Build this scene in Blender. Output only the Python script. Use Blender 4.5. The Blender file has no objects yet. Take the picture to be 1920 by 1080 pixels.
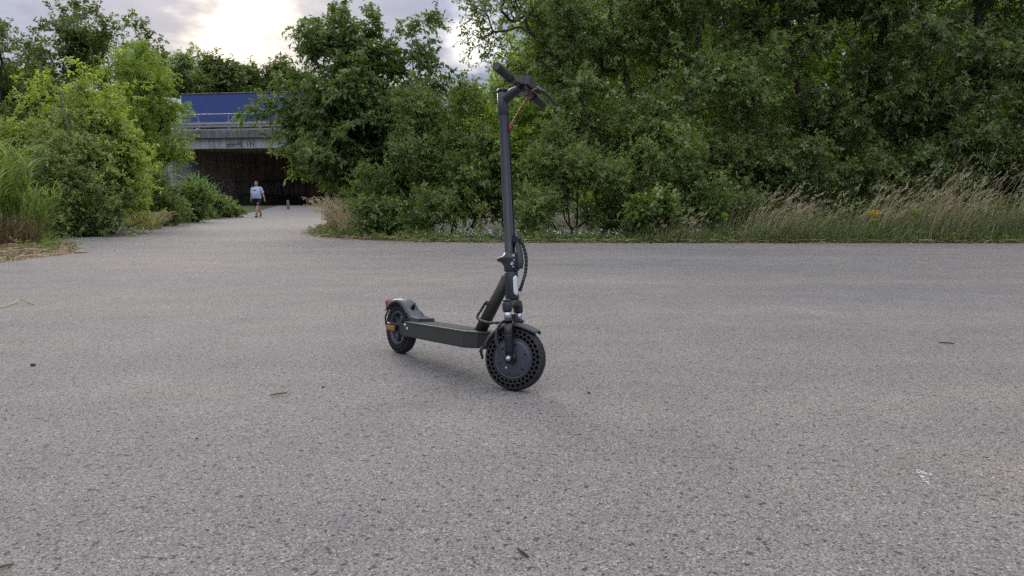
import bpy, bmesh, math, random
import numpy as np
from mathutils import Vector, Matrix

S = bpy.context.scene
C = S.collection
R = math.radians

# ------------------------------------------------------------------ camera
CAM_H, FPX, PITCH = 0.75, 1423.0, math.atan(161 / 1423.0)
cd = bpy.data.cameras.new('camera')
cam = bpy.data.objects.new('camera', cd)
C.objects.link(cam)
cam.location = (0, 0, CAM_H)
cam.rotation_euler = (math.pi / 2 - PITCH, 0, 0)
cd.sensor_width = 36.0
cd.lens = 36.0 * FPX / 1920.0
cd.clip_start, cd.clip_end = 0.05, 3000
S.camera = cam

# ------------------------------------------------------------------ light
SUN_AZ, SUN_EL = R(-20), R(17)          # azimuth from +Y towards +X
SUN_DIR = Vector((math.sin(SUN_AZ) * math.cos(SUN_EL), math.cos(SUN_AZ) * math.cos(SUN_EL), math.sin(SUN_EL)))
sl = bpy.data.lights.new('sun', 'SUN')
sl.energy = 1.1
sl.angle = R(26)
sl.color = (1.0, 0.90, 0.76)
so = bpy.data.objects.new('sun', sl)
so.rotation_euler = (-SUN_DIR).to_track_quat('-Z', 'Y').to_euler()
so.location = (-20, 60, 40)
C.objects.link(so)

S.view_settings.view_transform = 'Standard'
S.view_settings.look = 'None'
S.view_settings.exposure = 1.05
S.view_settings.gamma = 1.0
S.view_settings.use_curve_mapping = False
S.cycles.max_bounces = 8
S.cycles.diffuse_bounces = 5
S.cycles.glossy_bounces = 2
S.cycles.transmission_bounces = 4
S.cycles.transparent_max_bounces = 4
S.cycles.use_denoising = False


class NT:
    """small helper for building node trees"""
    def __init__(self, tree):
        self.t = tree
        tree.nodes.clear()

    def n(self, kind, **kw):
        nd = self.t.nodes.new(kind)
        for k, v in kw.items():
            setattr(nd, k, v)
        return nd

    def l(self, a, b):
        self.t.links.new(a, b)

    def val(self, sock, v):
        if hasattr(v, 'is_output'):
            self.l(v, sock)
        else:
            if isinstance(v, (tuple, list)) and len(v) == 3 and sock.type == 'RGBA':
                v = (*v, 1)
            sock.default_value = v

    def math(self, op, a, b=0.0, c=None, clamp=False):
        nd = self.n('ShaderNodeMath', operation=op, use_clamp=clamp)
        self.val(nd.inputs[0], a)
        self.val(nd.inputs[1], b)
        if c is not None:
            self.val(nd.inputs[2], c)
        return nd.outputs[0]

    def mix(self, f, a, b, blend='MIX'):
        nd = self.n('ShaderNodeMix', data_type='RGBA', blend_type=blend)
        self.val(nd.inputs[0], f)
        self.val(nd.inputs[6], a)
        self.val(nd.inputs[7], b)
        return nd.outputs[2]

    def noise(self, vec, scale, detail=3.0, rough=0.55, out=0):
        nd = self.n('ShaderNodeTexNoise')
        if vec is not None:
            self.l(vec, nd.inputs['Vector'])
        nd.inputs['Scale'].default_value = scale
        nd.inputs['Detail'].default_value = detail
        nd.inputs['Roughness'].default_value = rough
        return nd.outputs[out]

    def voro(self, vec, scale, feature='F1', out='Distance'):
        nd = self.n('ShaderNodeTexVoronoi', feature=feature)
        self.l(vec, nd.inputs['Vector'])
        nd.inputs['Scale'].default_value = scale
        return nd.outputs[out]

    def ramp(self, f, stops, interp='LINEAR'):
        nd = self.n('ShaderNodeValToRGB')
        nd.color_ramp.interpolation = interp
        e = nd.color_ramp.elements
        while len(e) < len(stops):
            e.new(0.5)
        for i, (p, c) in enumerate(stops):
            e[i].position = p
            e[i].color = (*c, 1) if len(c) == 3 else c
        self.l(f, nd.inputs[0])
        return nd.outputs[0]

    def step(self, f, a, b):
        nd = self.n('ShaderNodeMapRange', interpolation_type='SMOOTHSTEP')
        self.val(nd.inputs[0], f)
        nd.inputs[1].default_value = a
        nd.inputs[2].default_value = b
        return nd.outputs[0]

    def mapping(self, vec, scale=(1, 1, 1), rot=(0, 0, 0), loc=(0, 0, 0)):
        nd = self.n('ShaderNodeMapping')
        self.l(vec, nd.inputs[0])
        nd.inputs['Scale'].default_value = scale
        nd.inputs['Rotation'].default_value = rot
        nd.inputs['Location'].default_value = loc
        return nd.outputs[0]


# ------------------------------------------------------------------ sky
W = bpy.data.worlds.new('World')
S.world = W
W.use_nodes = True
t = NT(W.node_tree)
out = t.n('ShaderNodeOutputWorld')
bg = t.n('ShaderNodeBackground')
t.l(bg.outputs[0], out.inputs[0])
bg.inputs['Strength'].default_value = 0.1
sky = t.n('ShaderNodeTexSky', sky_type='NISHITA')
sky.sun_disc = False
sky.sun_elevation = SUN_EL
sky.sun_rotation = SUN_AZ
sky.air_density, sky.dust_density, sky.ozone_density = 1.0, 1.5, 1.0
gen = t.n('ShaderNodeTexCoord').outputs['Generated']
sep = t.n('ShaderNodeSeparateXYZ')
t.l(gen, sep.inputs[0])
zz = t.math('ADD', t.math('MAXIMUM', sep.outputs[2], 0.0), 0.16)
cmb = t.n('ShaderNodeCombineXYZ')
t.l(t.math('DIVIDE', sep.outputs[0], zz), cmb.inputs[0])
t.l(t.math('DIVIDE', sep.outputs[1], zz), cmb.inputs[1])
cl = cmb.outputs[0]                     # position on a cloud layer
n1 = t.noise(t.mapping(cl, (1.0, 0.75, 1), loc=(3.1, 1.4, 0)), 1.15, 6, 0.56)
n2 = t.noise(t.mapping(cl, (1.0, 0.8, 1), loc=(7.7, 2.2, 0)), 2.6, 7, 0.6)
dot = t.n('ShaderNodeVectorMath', operation='DOT_PRODUCT')
t.l(gen, dot.inputs[0])
dot.inputs[1].default_value = Vector((-0.322, 0.920, 0.226)).normalized()
sd = t.math('MAXIMUM', dot.outputs['Value'], 0.0)
glow = t.math('POWER', sd, 210.0)
dot2 = t.n('ShaderNodeVectorMath', operation='DOT_PRODUCT')
t.l(gen, dot2.inputs[0])
dot2.inputs[1].default_value = Vector((-0.050, 0.979, 0.198)).normalized()
rift = t.math('POWER', t.math('MAXIMUM', dot2.outputs['Value'], 0.0), 2200.0)      # a second, smaller rift in the cloud
glow2 = t.math('POWER', sd, 34.0)
# gaps in the cloud, thinnest round the hidden sun
thin = t.step(t.math('ADD', t.math('ADD', t.math('ADD', t.math('MULTIPLY', n1, 0.55), t.math('MULTIPLY', n2, 0.45)), t.math('ADD', t.math('MULTIPLY', glow, 0.25), t.math('MULTIPLY', rift, 0.24))),
                     t.math('MULTIPLY', t.math('MINIMUM', t.math('MAXIMUM', sep.outputs[2], 0.0), 0.6), 0.34)), 0.60, 0.82)
base = t.mix(t.step(n2, 0.36, 0.66), (2.4, 3.0, 4.8), (4.4, 5.0, 6.9))
base = t.mix(t.math('MULTIPLY', glow2, 0.55), base, (6.6, 6.2, 6.2))
lit = t.mix(glow2, (14.0, 14.0, 14.4), (12.5, 10.8, 8.4))
lit = t.mix(glow, lit, (21.0, 18.8, 14.8))
clouds = t.mix(thin, base, lit)
# an overcast sky grows brighter towards the zenith: (1 + 2 sin h) / 3
up = t.math('ADD', 0.333, t.math('MULTIPLY', t.math('MAXIMUM', sep.outputs[2], 0.0), 0.667))
vm = t.n('ShaderNodeVectorMath', operation='SCALE')
t.l(clouds, vm.inputs[0])
t.l(up, vm.inputs['Scale'])
full = t.mix(0.98, sky.outputs[0], vm.outputs[0])
t.l(full, bg.inputs['Color'])

# ------------------------------------------------------------------ geometry helpers
fwd = np.array([0, math.cos(PITCH), -math.sin(PITCH)])
upv = np.array([0, math.sin(PITCH), math.cos(PITCH)])


def at(px, py, Y):
    """world point at distance Y whose picture place is (px, py) of 1920x1080"""
    d = fwd * FPX + np.array([1, 0, 0]) * (px - 960) + upv * (540 - py)
    d = d * (Y / d[1])
    return np.array([d[0], d[1], d[2] + CAM_H])


def ground(px, py):
    d = fwd * FPX + np.array([1, 0, 0]) * (px - 960) + upv * (540 - py)
    d = d * (-CAM_H / d[2])
    return np.array([d[0], d[1], 0.0])


def gz(y):
    """height of the ground: flat, then a gentle rise to the underpass"""
    return float(np.interp(y, [38, 60, 100], [0.0, 0.5, 0.5]))


def props(o, label=None, cat=None, group=None, kind=None):
    for k, v in (('label', label), ('category', cat), ('group', group), ('kind', kind)):
        if v:
            o[k] = v
    return o


def empty(name, loc=(0, 0, 0), rot=(0, 0, 0), label=None, cat=None, group=None):
    o = bpy.data.objects.new(name, None)
    C.objects.link(o)
    o.location, o.rotation_euler = loc, rot
    o.empty_display_size = 0.1
    return props(o, label, cat, group)


def link(name, me, mat=None, parent=None):
    if mat and not me.materials:
        me.materials.append(mat)
    o = bpy.data.objects.new(name, me)
    C.objects.link(o)
    if parent:
        o.parent = parent
    return o


def quads(name, V, F, mat, parent=None, tint=None, smooth=False):
    """mesh object from numpy arrays of vertices and quads"""
    V = np.asarray(V, np.float32).reshape(-1, 3)
    F = np.asarray(F, np.int32).reshape(-1, 4)
    me = bpy.data.meshes.new(name)
    me.vertices.add(len(V))
    me.vertices.foreach_set('co', V.ravel())
    me.loops.add(F.size)
    me.loops.foreach_set('vertex_index', F.ravel())
    me.polygons.add(len(F))
    me.polygons.foreach_set('loop_start', np.arange(0, F.size, 4, dtype=np.int32))
    if smooth:
        me.polygons.foreach_set('use_smooth', np.ones(len(F), bool))
    if tint is not None:
        a = me.attributes.new('tint', 'FLOAT', 'FACE')
        a.data.foreach_set('value', np.asarray(tint, np.float32))
    me.update(calc_edges=True)
    return link(name, me, mat, parent)


def rotm(axis, a):
    return Matrix.Rotation(a, 3, axis)


class MB:
    """collects shapes into one mesh"""
    def __init__(self):
        self.v, self.f, self.s = [], [], []

    def add(self, V, F, smooth=False):
        b = len(self.v)
        self.v += [tuple(map(float, p)) for p in V]
        self.f += [[b + i for i in f] for f in F]
        self.s += [smooth] * len(F)
        return self

    def box(self, c, s, M=None, bev=0.0):
        bm = bmesh.new()
        bmesh.ops.create_cube(bm, size=1)
        for v in bm.verts:
            v.co = Vector((v.co.x * s[0], v.co.y * s[1], v.co.z * s[2]))
        if bev:
            bmesh.ops.bevel(bm, geom=bm.edges[:], offset=bev, segments=2, affect='EDGES', profile=0.6)
        V = [(M @ v.co if M else v.co) + Vector(c) for v in bm.verts]
        bm.verts.index_update()
        F = [[v.index for v in f.verts] for f in bm.faces]
        bm.free()
        return self.add(V, F, False)

    def tube(self, pts, r, n=10, cap=True, smooth=True, squash=None):
        pts = [Vector(p) for p in pts]
        if not hasattr(r, '__len__'):
            r = [r] * len(pts)
        ref = None
        V, F = [], []
        for i, p in enumerate(pts):
            d = (pts[min(i + 1, len(pts) - 1)] - pts[max(i - 1, 0)]).normalized()
            if ref is None:
                ref = d.orthogonal().normalized()
            a = (ref - d * ref.dot(d)).normalized()
            ref = a
            b = d.cross(a)
            for k in range(n):
                w = 2 * math.pi * k / n
                V.append(p + (a * math.cos(w) + b * math.sin(w)) * r[i])
        m = len(pts)
        for i in range(m - 1):
            for k in range(n):
                F.append([i * n + k, i * n + (k + 1) % n, (i + 1) * n + (k + 1) % n, (i + 1) * n + k])
        self.add(V, F, smooth)
        if cap:
            b = len(self.v) - len(V)
            self.f.append([b + k for k in range(n)][::-1])
            self.f.append([b + (m - 1) * n + k for k in range(n)])
            self.s += [False, False]
        return self

    def loft(self, rings, close=(True, True), smooth=True):
        n = len(rings[0])
        V = [p for r in rings for p in r]
        F = []
        for i in range(len(rings) - 1):
            for k in range(n):
                F.append([i * n + k, i * n + (k + 1) % n, (i + 1) * n + (k + 1) % n, (i + 1) * n + k])
        self.add(V, F, smooth)
        b = len(self.v) - len(V)
        if close[0]:
            self.f.append([b + k for k in range(n)][::-1]); self.s.append(False)
        if close[1]:
            self.f.append([b + (len(rings) - 1) * n + k for k in range(n)]); self.s.append(False)
        return self

    def lathe(self, prof, c=(0, 0, 0), axis='Y', n=48, smooth=True, a0=0.0, a1=2 * math.pi):
        """prof: (radius, offset along the axis)"""
        fullc = abs(a1 - a0 - 2 * math.pi) < 1e-6
        cnt = n if fullc else n + 1
        V, F = [], []
        for (r, h) in prof:
            for k in range(cnt):
                w = a0 + (a1 - a0) * k / n
                u, v = r * math.cos(w), r * math.sin(w)
                p = {'Y': (u, h, v), 'Z': (u, v, h), 'X': (h, u, v)}[axis]
                V.append(Vector(p) + Vector(c))
        for i in range(len(prof) - 1):
            for k in range(n):
                k2 = (k + 1) % cnt
                F.append([i * cnt + k, i * cnt + k2, (i + 1) * cnt + k2, (i + 1) * cnt + k])
        return self.add(V, F, smooth)

    def ball(self, c, r, n=14, m=9, M=None):
        if not hasattr(r, '__len__'):
            r = (r, r, r)
        V, F = [], []
        for i in range(m + 1):
            a = math.pi * i / m
            for k in range(n):
                b = 2 * math.pi * k / n
                p = Vector((r[0] * math.sin(a) * math.cos(b), r[1] * math.sin(a) * math.sin(b), r[2] * math.cos(a)))
                V.append((M @ p if M else p) + Vector(c))
        for i in range(m):
            for k in range(n):
                F.append([i * n + k, (i + 1) * n + k, (i + 1) * n + (k + 1) % n, i * n + (k + 1) % n])
        return self.add(V, F, True)

    def xform(self, M):
        self.v = [tuple(M @ Vector(p)) for p in self.v]
        return self

    def build(self, name, mat, parent=None, weld=0.0):
        me = bpy.data.meshes.new(name)
        me.from_pydata(self.v, [], self.f)
        me.polygons.foreach_set('use_smooth', self.s)
        if weld:
            bm = bmesh.new()
            bm.from_mesh(me)
            bmesh.ops.remove_doubles(bm, verts=bm.verts, dist=weld)
            bmesh.ops.recalc_face_normals(bm, faces=bm.faces)
            bm.to_mesh(me)
            bm.free()
        me.update()
        return link(name, me, mat, parent)


def copy_tree(o, parent=None):
    c = o.copy()
    C.objects.link(c)
    if parent:
        c.parent = parent
    for ch in list(o.children):
        copy_tree(ch, c)
    return c


# ------------------------------------------------------------------ materials
def mat_plain(name, col, rough=0.5, metal=0.0, var=0.12, scale=30.0, bump=0.0, bscale=200.0, spec=0.5, coat=0.0):
    m = bpy.data.materials.new(name)
    m.use_nodes = True
    t = NT(m.node_tree)
    o = t.n('ShaderNodeOutputMaterial')
    p = t.n('ShaderNodeBsdfPrincipled')
    t.l(p.outputs[0], o.inputs[0])
    g = t.n('ShaderNodeTexCoord').outputs['Object']
    f = t.noise(g, scale, 4)
    c = t.mix(f, tuple(x * (1 - var) for x in col), tuple(min(1, x * (1 + var)) for x in col))
    t.l(c, p.inputs['Base Color'])
    p.inputs['Metallic'].default_value = metal
    t.l(t.math('ADD', rough - 0.06, t.math('MULTIPLY', f, 0.12)), p.inputs['Roughness'])
    p.inputs['Specular IOR Level'].default_value = spec
    p.inputs['Coat Weight'].default_value = coat
    if bump:
        b = t.n('ShaderNodeBump')
        b.inputs['Strength'].default_value = bump
        b.inputs['Distance'].default_value = 0.002
        t.l(t.noise(g, bscale, 3), b.inputs['Height'])
        t.l(b.outputs[0], p.inputs['Normal'])
    return m


def mat_leaf(name, dark, mid, light, trans=0.38, rough=0.5, tcol=None, spec=0.35):
    m = bpy.data.materials.new(name)
    m.use_nodes = True
    t = NT(m.node_tree)
    o = t.n('ShaderNodeOutputMaterial')
    a = t.n('ShaderNodeAttribute', attribute_name='tint', attribute_type='GEOMETRY').outputs['Fac']
    c = t.ramp(a, [(0.0, dark), (0.5, mid), (1.0, light)])
    p = t.n('ShaderNodeBsdfPrincipled')
    t.l(c, p.inputs['Base Color'])
    p.inputs['Roughness'].default_value = rough
    p.inputs['Specular IOR Level'].default_value = spec
    tr = t.n('ShaderNodeBsdfTranslucent')
    tc = tuple(x * trans * 2.1 for x in (tcol or (1.2, 1.25, 0.55)))
    t.l(t.mix(1.0, c, tc, 'MULTIPLY'), tr.inputs['Color'])
    ms = t.n('ShaderNodeAddShader')          # a leaf reflects and transmits about alike
    t.l(p.outputs[0], ms.inputs[0])
    t.l(tr.outputs[0], ms.inputs[1])
    t.l(ms.outputs[0], o.inputs[0])
    return m


def mat_bark(name, col):
    m = bpy.data.materials.new(name)
    m.use_nodes = True
    t = NT(m.node_tree)
    o = t.n('ShaderNodeOutputMaterial')
    p = t.n('ShaderNodeBsdfPrincipled')
    t.l(p.outputs[0], o.inputs[0])
    g = t.n('ShaderNodeTexCoord').outputs['Object']
    f = t.noise(t.mapping(g, (1, 1, 0.25)), 22, 5, 0.65)
    t.l(t.ramp(f, [(0.3, tuple(x * 0.5 for x in col)), (0.7, tuple(x * 1.3 for x in col))]), p.inputs['Base Color'])
    p.inputs['Roughness'].default_value = 0.9
    b = t.n('ShaderNodeBump')
    b.inputs['Strength'].default_value = 0.8
    b.inputs['Distance'].default_value = 0.02
    t.l(f, b.inputs['Height'])
    t.l(b.outputs[0], p.inputs['Normal'])
    return m


def mat_asphalt(name, tone, k1, k2, kn, bump, contrast):
    """chippings of two sizes in binder, pits, and broad wear; k1, k2, kn: chippings per metre"""
    m = bpy.data.materials.new(name)
    m.use_nodes = True
    t = NT(m.node_tree)
    o = t.n('ShaderNodeOutputMaterial')
    p = t.n('ShaderNodeBsdfPrincipled')
    t.l(p.outputs[0], o.inputs[0])
    g = t.n('ShaderNodeTexCoord').outputs['Object']
    warp = t.n('ShaderNodeVectorMath', operation='MULTIPLY_ADD')
    t.l(t.noise(g, 90, 2, out=1), warp.inputs[0])
    warp.inputs[1].default_value = (0.006, 0.006, 0.006)
    t.l(g, warp.inputs[2])
    gw = warp.outputs[0]
    v1 = t.n('ShaderNodeTexVoronoi')
    t.l(gw, v1.inputs['Vector']); v1.inputs['Scale'].default_value = k1
    v2 = t.n('ShaderNodeTexVoronoi')
    t.l(gw, v2.inputs['Vector']); v2.inputs['Scale'].default_value = k2
    s1 = t.n('ShaderNodeSeparateColor'); t.l(v1.outputs['Color'], s1.inputs[0])
    s2 = t.n('ShaderNodeSeparateColor'); t.l(v2.outputs['Color'], s2.inputs[0])
    def tones(*v):
        return [tuple(0.235 * c + (x - 0.235) * contrast * c for c in (1.03, 0.985, 0.935)) for x in v]
    a_ = tones(0.13, 0.215, 0.270, 0.33, 0.52)
    stone = t.ramp(s1.outputs[0], list(zip((0.0, 0.3, 0.7, 0.94, 1.0), a_)))
    b_ = tones(0.11, 0.24, 0.32, 0.50)
    fine = t.ramp(s2.outputs[1], list(zip((0.0, 0.5, 0.92, 1.0), b_)))
    c = t.mix(t.step(s2.outputs[2], 0.35, 0.65), stone, fine)
    gap = t.step(v1.outputs['Distance'], 0.42, 0.75)          # binder shows between the chippings
    c = t.mix(t.math('MULTIPLY', gap, 0.45 * contrast), c, (0.10, 0.096, 0.093))
    pn = t.noise(g, kn, 3, 0.6)                              # pits where chippings have come out, their shade painted in dark
    pit = t.math('MAXIMUM', t.step(pn, 0.615, 0.665), t.math('MULTIPLY', t.step(t.noise(t.mapping(g, loc=(5, 9, 0)), kn * 2.6, 2, 0.5), 0.62, 0.67), 0.8))
    c = t.mix(t.math('MULTIPLY', pit, 0.85 * contrast), c, (0.055, 0.054, 0.054))
    # broad wear, wheel tracks, dust and old stains
    w1 = t.noise(t.mapping(g, (0.55, 1.0, 1), loc=(2, 5, 0)), 0.45, 5, 0.6)
    w2 = t.noise(g, 2.7, 4, 0.6)
    w3 = t.noise(t.mapping(g, (0.10, 1.0, 1), rot=(0, 0, R(5))), 1.3, 4, 0.55)
    w4 = t.noise(t.mapping(g, (1, 1, 1), loc=(11, 3, 0)), 1.1, 6, 0.65)
    c = t.mix(1.0, c, t.ramp(w1, [(0.32, (0.88, 0.895, 0.935)), (0.5, (1.0, 0.985, 0.965)), (0.68, (1.12, 1.075, 1.01))]), 'MULTIPLY')
    c = t.mix(1.0, c, t.ramp(w2, [(0.3, (0.91, 0.91, 0.91)), (0.7, (1.08, 1.07, 1.06))]), 'MULTIPLY')
    c = t.mix(1.0, c, t.ramp(w3, [(0.32, (0.92, 0.925, 0.94)), (0.68, (1.07, 1.06, 1.045))]), 'MULTIPLY')
    c = t.mix(1.0, c, t.ramp(w4, [(0.62, (1, 1, 1)), (0.74, (0.82, 0.815, 0.82))]), 'MULTIPLY')
    c = t.mix(1.0, c, tone, 'MULTIPLY')
    t.l(c, p.inputs['Base Color'])
    p.inputs['Roughness'].default_value = 0.8
    p.inputs['Specular IOR Level'].default_value = 0.2
    h = t.math('SUBTRACT', t.math('MULTIPLY', t.math('SUBTRACT', 1.0, v1.outputs['Distance']), 0.6), t.math('MULTIPLY', pit, 1.1))
    h = t.math('ADD', h, t.math('MULTIPLY', t.noise(g, 60, 3, 0.6), 1.3))
    h = t.math('ADD', h, t.math('MULTIPLY', v2.outputs['Distance'], -0.3))
    b = t.n('ShaderNodeBump')
    b.inputs['Strength'].default_value = bump
    b.inputs['Distance'].default_value = 0.0048
    t.l(h, b.inputs['Height'])
    t.l(b.outputs[0], p.inputs['Normal'])
    return m


def mat_soil():
    m = bpy.data.materials.new('soil')
    m.use_nodes = True
    t = NT(m.node_tree)
    o = t.n('ShaderNodeOutputMaterial')
    p = t.n('ShaderNodeBsdfPrincipled')
    t.l(p.outputs[0], o.inputs[0])
    g = t.n('ShaderNodeTexCoord').outputs['Object']
    f = t.noise(g, 9, 6, 0.7)
    k = t.noise(g, 0.6, 4, 0.6)
    a = t.ramp(f, [(0.3, (0.035, 0.028, 0.018)), (0.55, (0.10, 0.08, 0.05)), (0.75, (0.22, 0.18, 0.11))])
    b = t.ramp(f, [(0.3, (0.02, 0.03, 0.012)), (0.7, (0.07, 0.09, 0.03))])
    t.l(t.mix(t.step(k, 0.4, 0.6), a, b), p.inputs['Base Color'])
    p.inputs['Roughness'].default_value = 0.95
    bp = t.n('ShaderNodeBump')
    bp.inputs['Distance'].default_value = 0.03
    t.l(f, bp.inputs['Height'])
    t.l(bp.outputs[0], p.inputs['Normal'])
    return m


def mat_concrete(name, light, dark, streak=0.5):
    m = bpy.data.materials.new(name)
    m.use_nodes = True
    t = NT(m.node_tree)
    o = t.n('ShaderNodeOutputMaterial')
    p = t.n('ShaderNodeBsdfPrincipled')
    t.l(p.outputs[0], o.inputs[0])
    g = t.n('ShaderNodeTexCoord').outputs['Object']
    f = t.noise(g, 1.3, 6, 0.65)
    st = t.noise(t.mapping(g, (3.0, 3.0, 0.22)), 1.6, 5, 0.6)
    k = t.math('ADD', t.math('MULTIPLY', f, 1 - streak), t.math('MULTIPLY', st, streak))
    t.l(t.ramp(k, [(0.36, dark), (0.6, light)]), p.inputs['Base Color'])
    p.inputs['Roughness'].default_value = 0.88
    b = t.n('ShaderNodeBump')
    b.inputs['Distance'].default_value = 0.01
    b.inputs['Strength'].default_value = 0.5
    t.l(t.noise(g, 14, 5, 0.7), b.inputs['Height'])
    t.l(b.outputs[0], p.inputs['Normal'])
    return m


M = {}
M['asphalt'] = mat_asphalt('asphalt', (1.07, 1.04, 1.0), 165, 320, 44, 1.0, 1.0)
M['asphalt_smooth'] = mat_asphalt('asphalt_smooth', (0.82, 0.815, 0.81), 180, 350, 50, 0.5, 0.6)
M['soil'] = mat_soil()
M['concrete'] = mat_concrete('concrete', (0.42, 0.43, 0.42), (0.20, 0.205, 0.195), 0.6)
M['concrete_grimy'] = mat_concrete('concrete_grimy', (0.20, 0.20, 0.20), (0.075, 0.075, 0.075), 0.7)
M['concrete_panel'] = mat_concrete('concrete_panel', (0.42, 0.32, 0.26), (0.15, 0.11, 0.09), 0.65)
M['galvanised'] = mat_plain('galvanised', (0.40, 0.39, 0.375), 0.45, 0.6, 0.2, 3)
M['tarpaulin'] = mat_plain('tarpaulin', (0.042, 0.072, 0.235), 0.5, 0, 0.15, 1.2)
M['dark_trim'] = mat_plain('dark_trim', (0.05, 0.05, 0.055), 0.5)
M['white_paint'] = mat_plain('white_paint', (0.75, 0.76, 0.77), 0.35, 0, 0.08, 2)
M['glass'] = mat_plain('glass', (0.03, 0.035, 0.04), 0.08)
M['spray_black'] = mat_plain('spray_black', (0.025, 0.025, 0.028), 0.7)
M['spray_red'] = mat_plain('spray_red', (0.30, 0.075, 0.035), 0.7)
M['spray_pale'] = mat_plain('spray_pale', (0.42, 0.41, 0.40), 0.7)
M['black_metal'] = mat_plain('black_metal', (0.021, 0.0225, 0.029), 0.30, 0.0, 0.2, 12, spec=0.5)
M['gloss_black'] = mat_plain('gloss_black', (0.012, 0.012, 0.014), 0.2)
M['deck_grey'] = mat_plain('deck_grey', (0.038, 0.0385, 0.033), 0.5, 0, 0.1, 9, spec=0.4)
M['plastic_grey'] = mat_plain('plastic_grey', (0.052, 0.054, 0.060), 0.42, 0, 0.1, 14)
M['rubber'] = mat_plain('rubber', (0.026, 0.0255, 0.026), 0.72, 0, 0.5, 25, 0.3)
M['hole'] = mat_plain('rubber_hole_shade', (0.008, 0.008, 0.009), 0.9)  # the tyre's rubber again, blackened for the shade inside its holes
M['hub'] = mat_plain('hub_paint', (0.058, 0.060, 0.076), 0.42, 0.2, 0.08, 12)
M['chrome'] = mat_plain('chrome', (0.50, 0.53, 0.55), 0.28, 1.0, 0.03)
M['steel'] = mat_plain('steel', (0.5, 0.51, 0.53), 0.3, 1.0, 0.06)
M['grip_mat'] = mat_plain('grip_mat', (0.030, 0.030, 0.031), 0.85, 0, 0.2, 90, 0.6)
M['amber'] = mat_plain('amber', (0.30, 0.14, 0.035), 0.25, 0, 0.15, 150)
M['reflector'] = mat_plain('reflector', (0.62, 0.68, 0.68), 0.2, 0, 0.2, 160)
M['red_lens'] = mat_plain('red_lens', (0.20, 0.05, 0.045), 0.25)
M['red_sleeve'] = mat_plain('red_sleeve', (0.22, 0.03, 0.035), 0.4)
M['teal'] = mat_plain('teal', (0.20, 0.62, 0.62), 0.5)
M['cable'] = mat_plain('cable', (0.022, 0.022, 0.026), 0.55)
M['skin'] = mat_plain('skin', (0.44, 0.25, 0.18), 0.55, 0, 0.08, 20)
M['shirt'] = mat_plain('shirt', (0.42, 0.48, 0.64), 0.9, 0, 0.06, 8)
M['shorts'] = mat_plain('shorts', (0.012, 0.013, 0.02), 0.85)
M['shoe'] = mat_plain('shoe', (0.02, 0.02, 0.022), 0.6)
M['hair'] = mat_plain('hair', (0.16, 0.12, 0.09), 0.8)
M['dark_print'] = mat_plain('dark_print', (0.02, 0.025, 0.05), 0.85)
M['twig'] = mat_plain('twig', (0.16, 0.12, 0.075), 0.85)
M['twig_dark'] = mat_plain('twig_dark', (0.06, 0.028, 0.02), 0.8)
M['chalk'] = mat_plain('chalk', (0.62, 0.62, 0.61), 0.95, 0, 0.3, 120)
M['post'] = mat_plain('post', (0.14, 0.14, 0.135), 0.8, 0, 0.2, 6)
M['bark'] = mat_bark('bark', (0.055, 0.045, 0.036))
M['bark_grey'] = mat_bark('bark_grey', (0.17, 0.155, 0.13))

# greens (real leaf reflectances)
M['leaf_plum'] = mat_leaf('leaf_plum', (0.042, 0.066, 0.020), (0.074, 0.112, 0.032), (0.145, 0.190, 0.050))
M['leaf_willow'] = mat_leaf('leaf_willow', (0.060, 0.084, 0.028), (0.103, 0.141, 0.044), (0.165, 0.205, 0.072))
M['leaf_dark'] = mat_leaf('leaf_dark', (0.050, 0.070, 0.024), (0.086, 0.114, 0.038), (0.138, 0.168, 0.058), 0.35)
M['leaf_fresh'] = mat_leaf('leaf_fresh', (0.078, 0.118, 0.020), (0.140, 0.195, 0.033), (0.220, 0.285, 0.055), 0.42)
M['leaf_yellow'] = mat_leaf('leaf_yellow', (0.105, 0.135, 0.026), (0.185, 0.225, 0.042), (0.270, 0.310, 0.070), 0.42)
M['leaf_olive'] = mat_leaf('leaf_olive', (0.066, 0.095, 0.032), (0.116, 0.156, 0.048), (0.180, 0.220, 0.072), 0.37)
M['leaf_sage'] = mat_leaf('leaf_sage', (0.090, 0.118, 0.040), (0.150, 0.182, 0.060), (0.225, 0.255, 0.090), 0.38)
M['leaf_maple'] = mat_leaf('leaf_maple', (0.045, 0.064, 0.019), (0.080, 0.108, 0.028), (0.145, 0.175, 0.044), 0.35)
M['leaf_privet'] = mat_leaf('leaf_privet', (0.052, 0.076, 0.022), (0.092, 0.130, 0.034), (0.155, 0.198, 0.052), 0.35)
M['leaf_bluish'] = mat_leaf('leaf_bluish', (0.045, 0.092, 0.047), (0.075, 0.142, 0.061), (0.128, 0.199, 0.081), 0.35)
M['reed_green'] = mat_leaf('reed_green', (0.06, 0.092, 0.028), (0.11, 0.155, 0.04), (0.20, 0.25, 0.075), 0.38)
M['dry_grass'] = mat_leaf('dry_grass', (0.15, 0.13, 0.06), (0.29, 0.25, 0.14), (0.45, 0.39, 0.25), 0.3, 0.7, (1.1, 1.0, 0.8), 0.2)
M['seed_head'] = mat_leaf('seed_head', (0.16, 0.135, 0.085), (0.29, 0.255, 0.165), (0.43, 0.39, 0.275), 0.3, 0.8, (1.1, 1.0, 0.85), 0.2)
M['green_grass'] = mat_leaf('green_grass', (0.035, 0.055, 0.02), (0.075, 0.10, 0.035), (0.15, 0.16, 0.065), 0.35, 0.6)
M['straw'] = mat_leaf('straw', (0.10, 0.065, 0.03), (0.26, 0.18, 0.09), (0.48, 0.38, 0.22), 0.1, 0.8, (1, 1, 1), 0.2)
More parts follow.
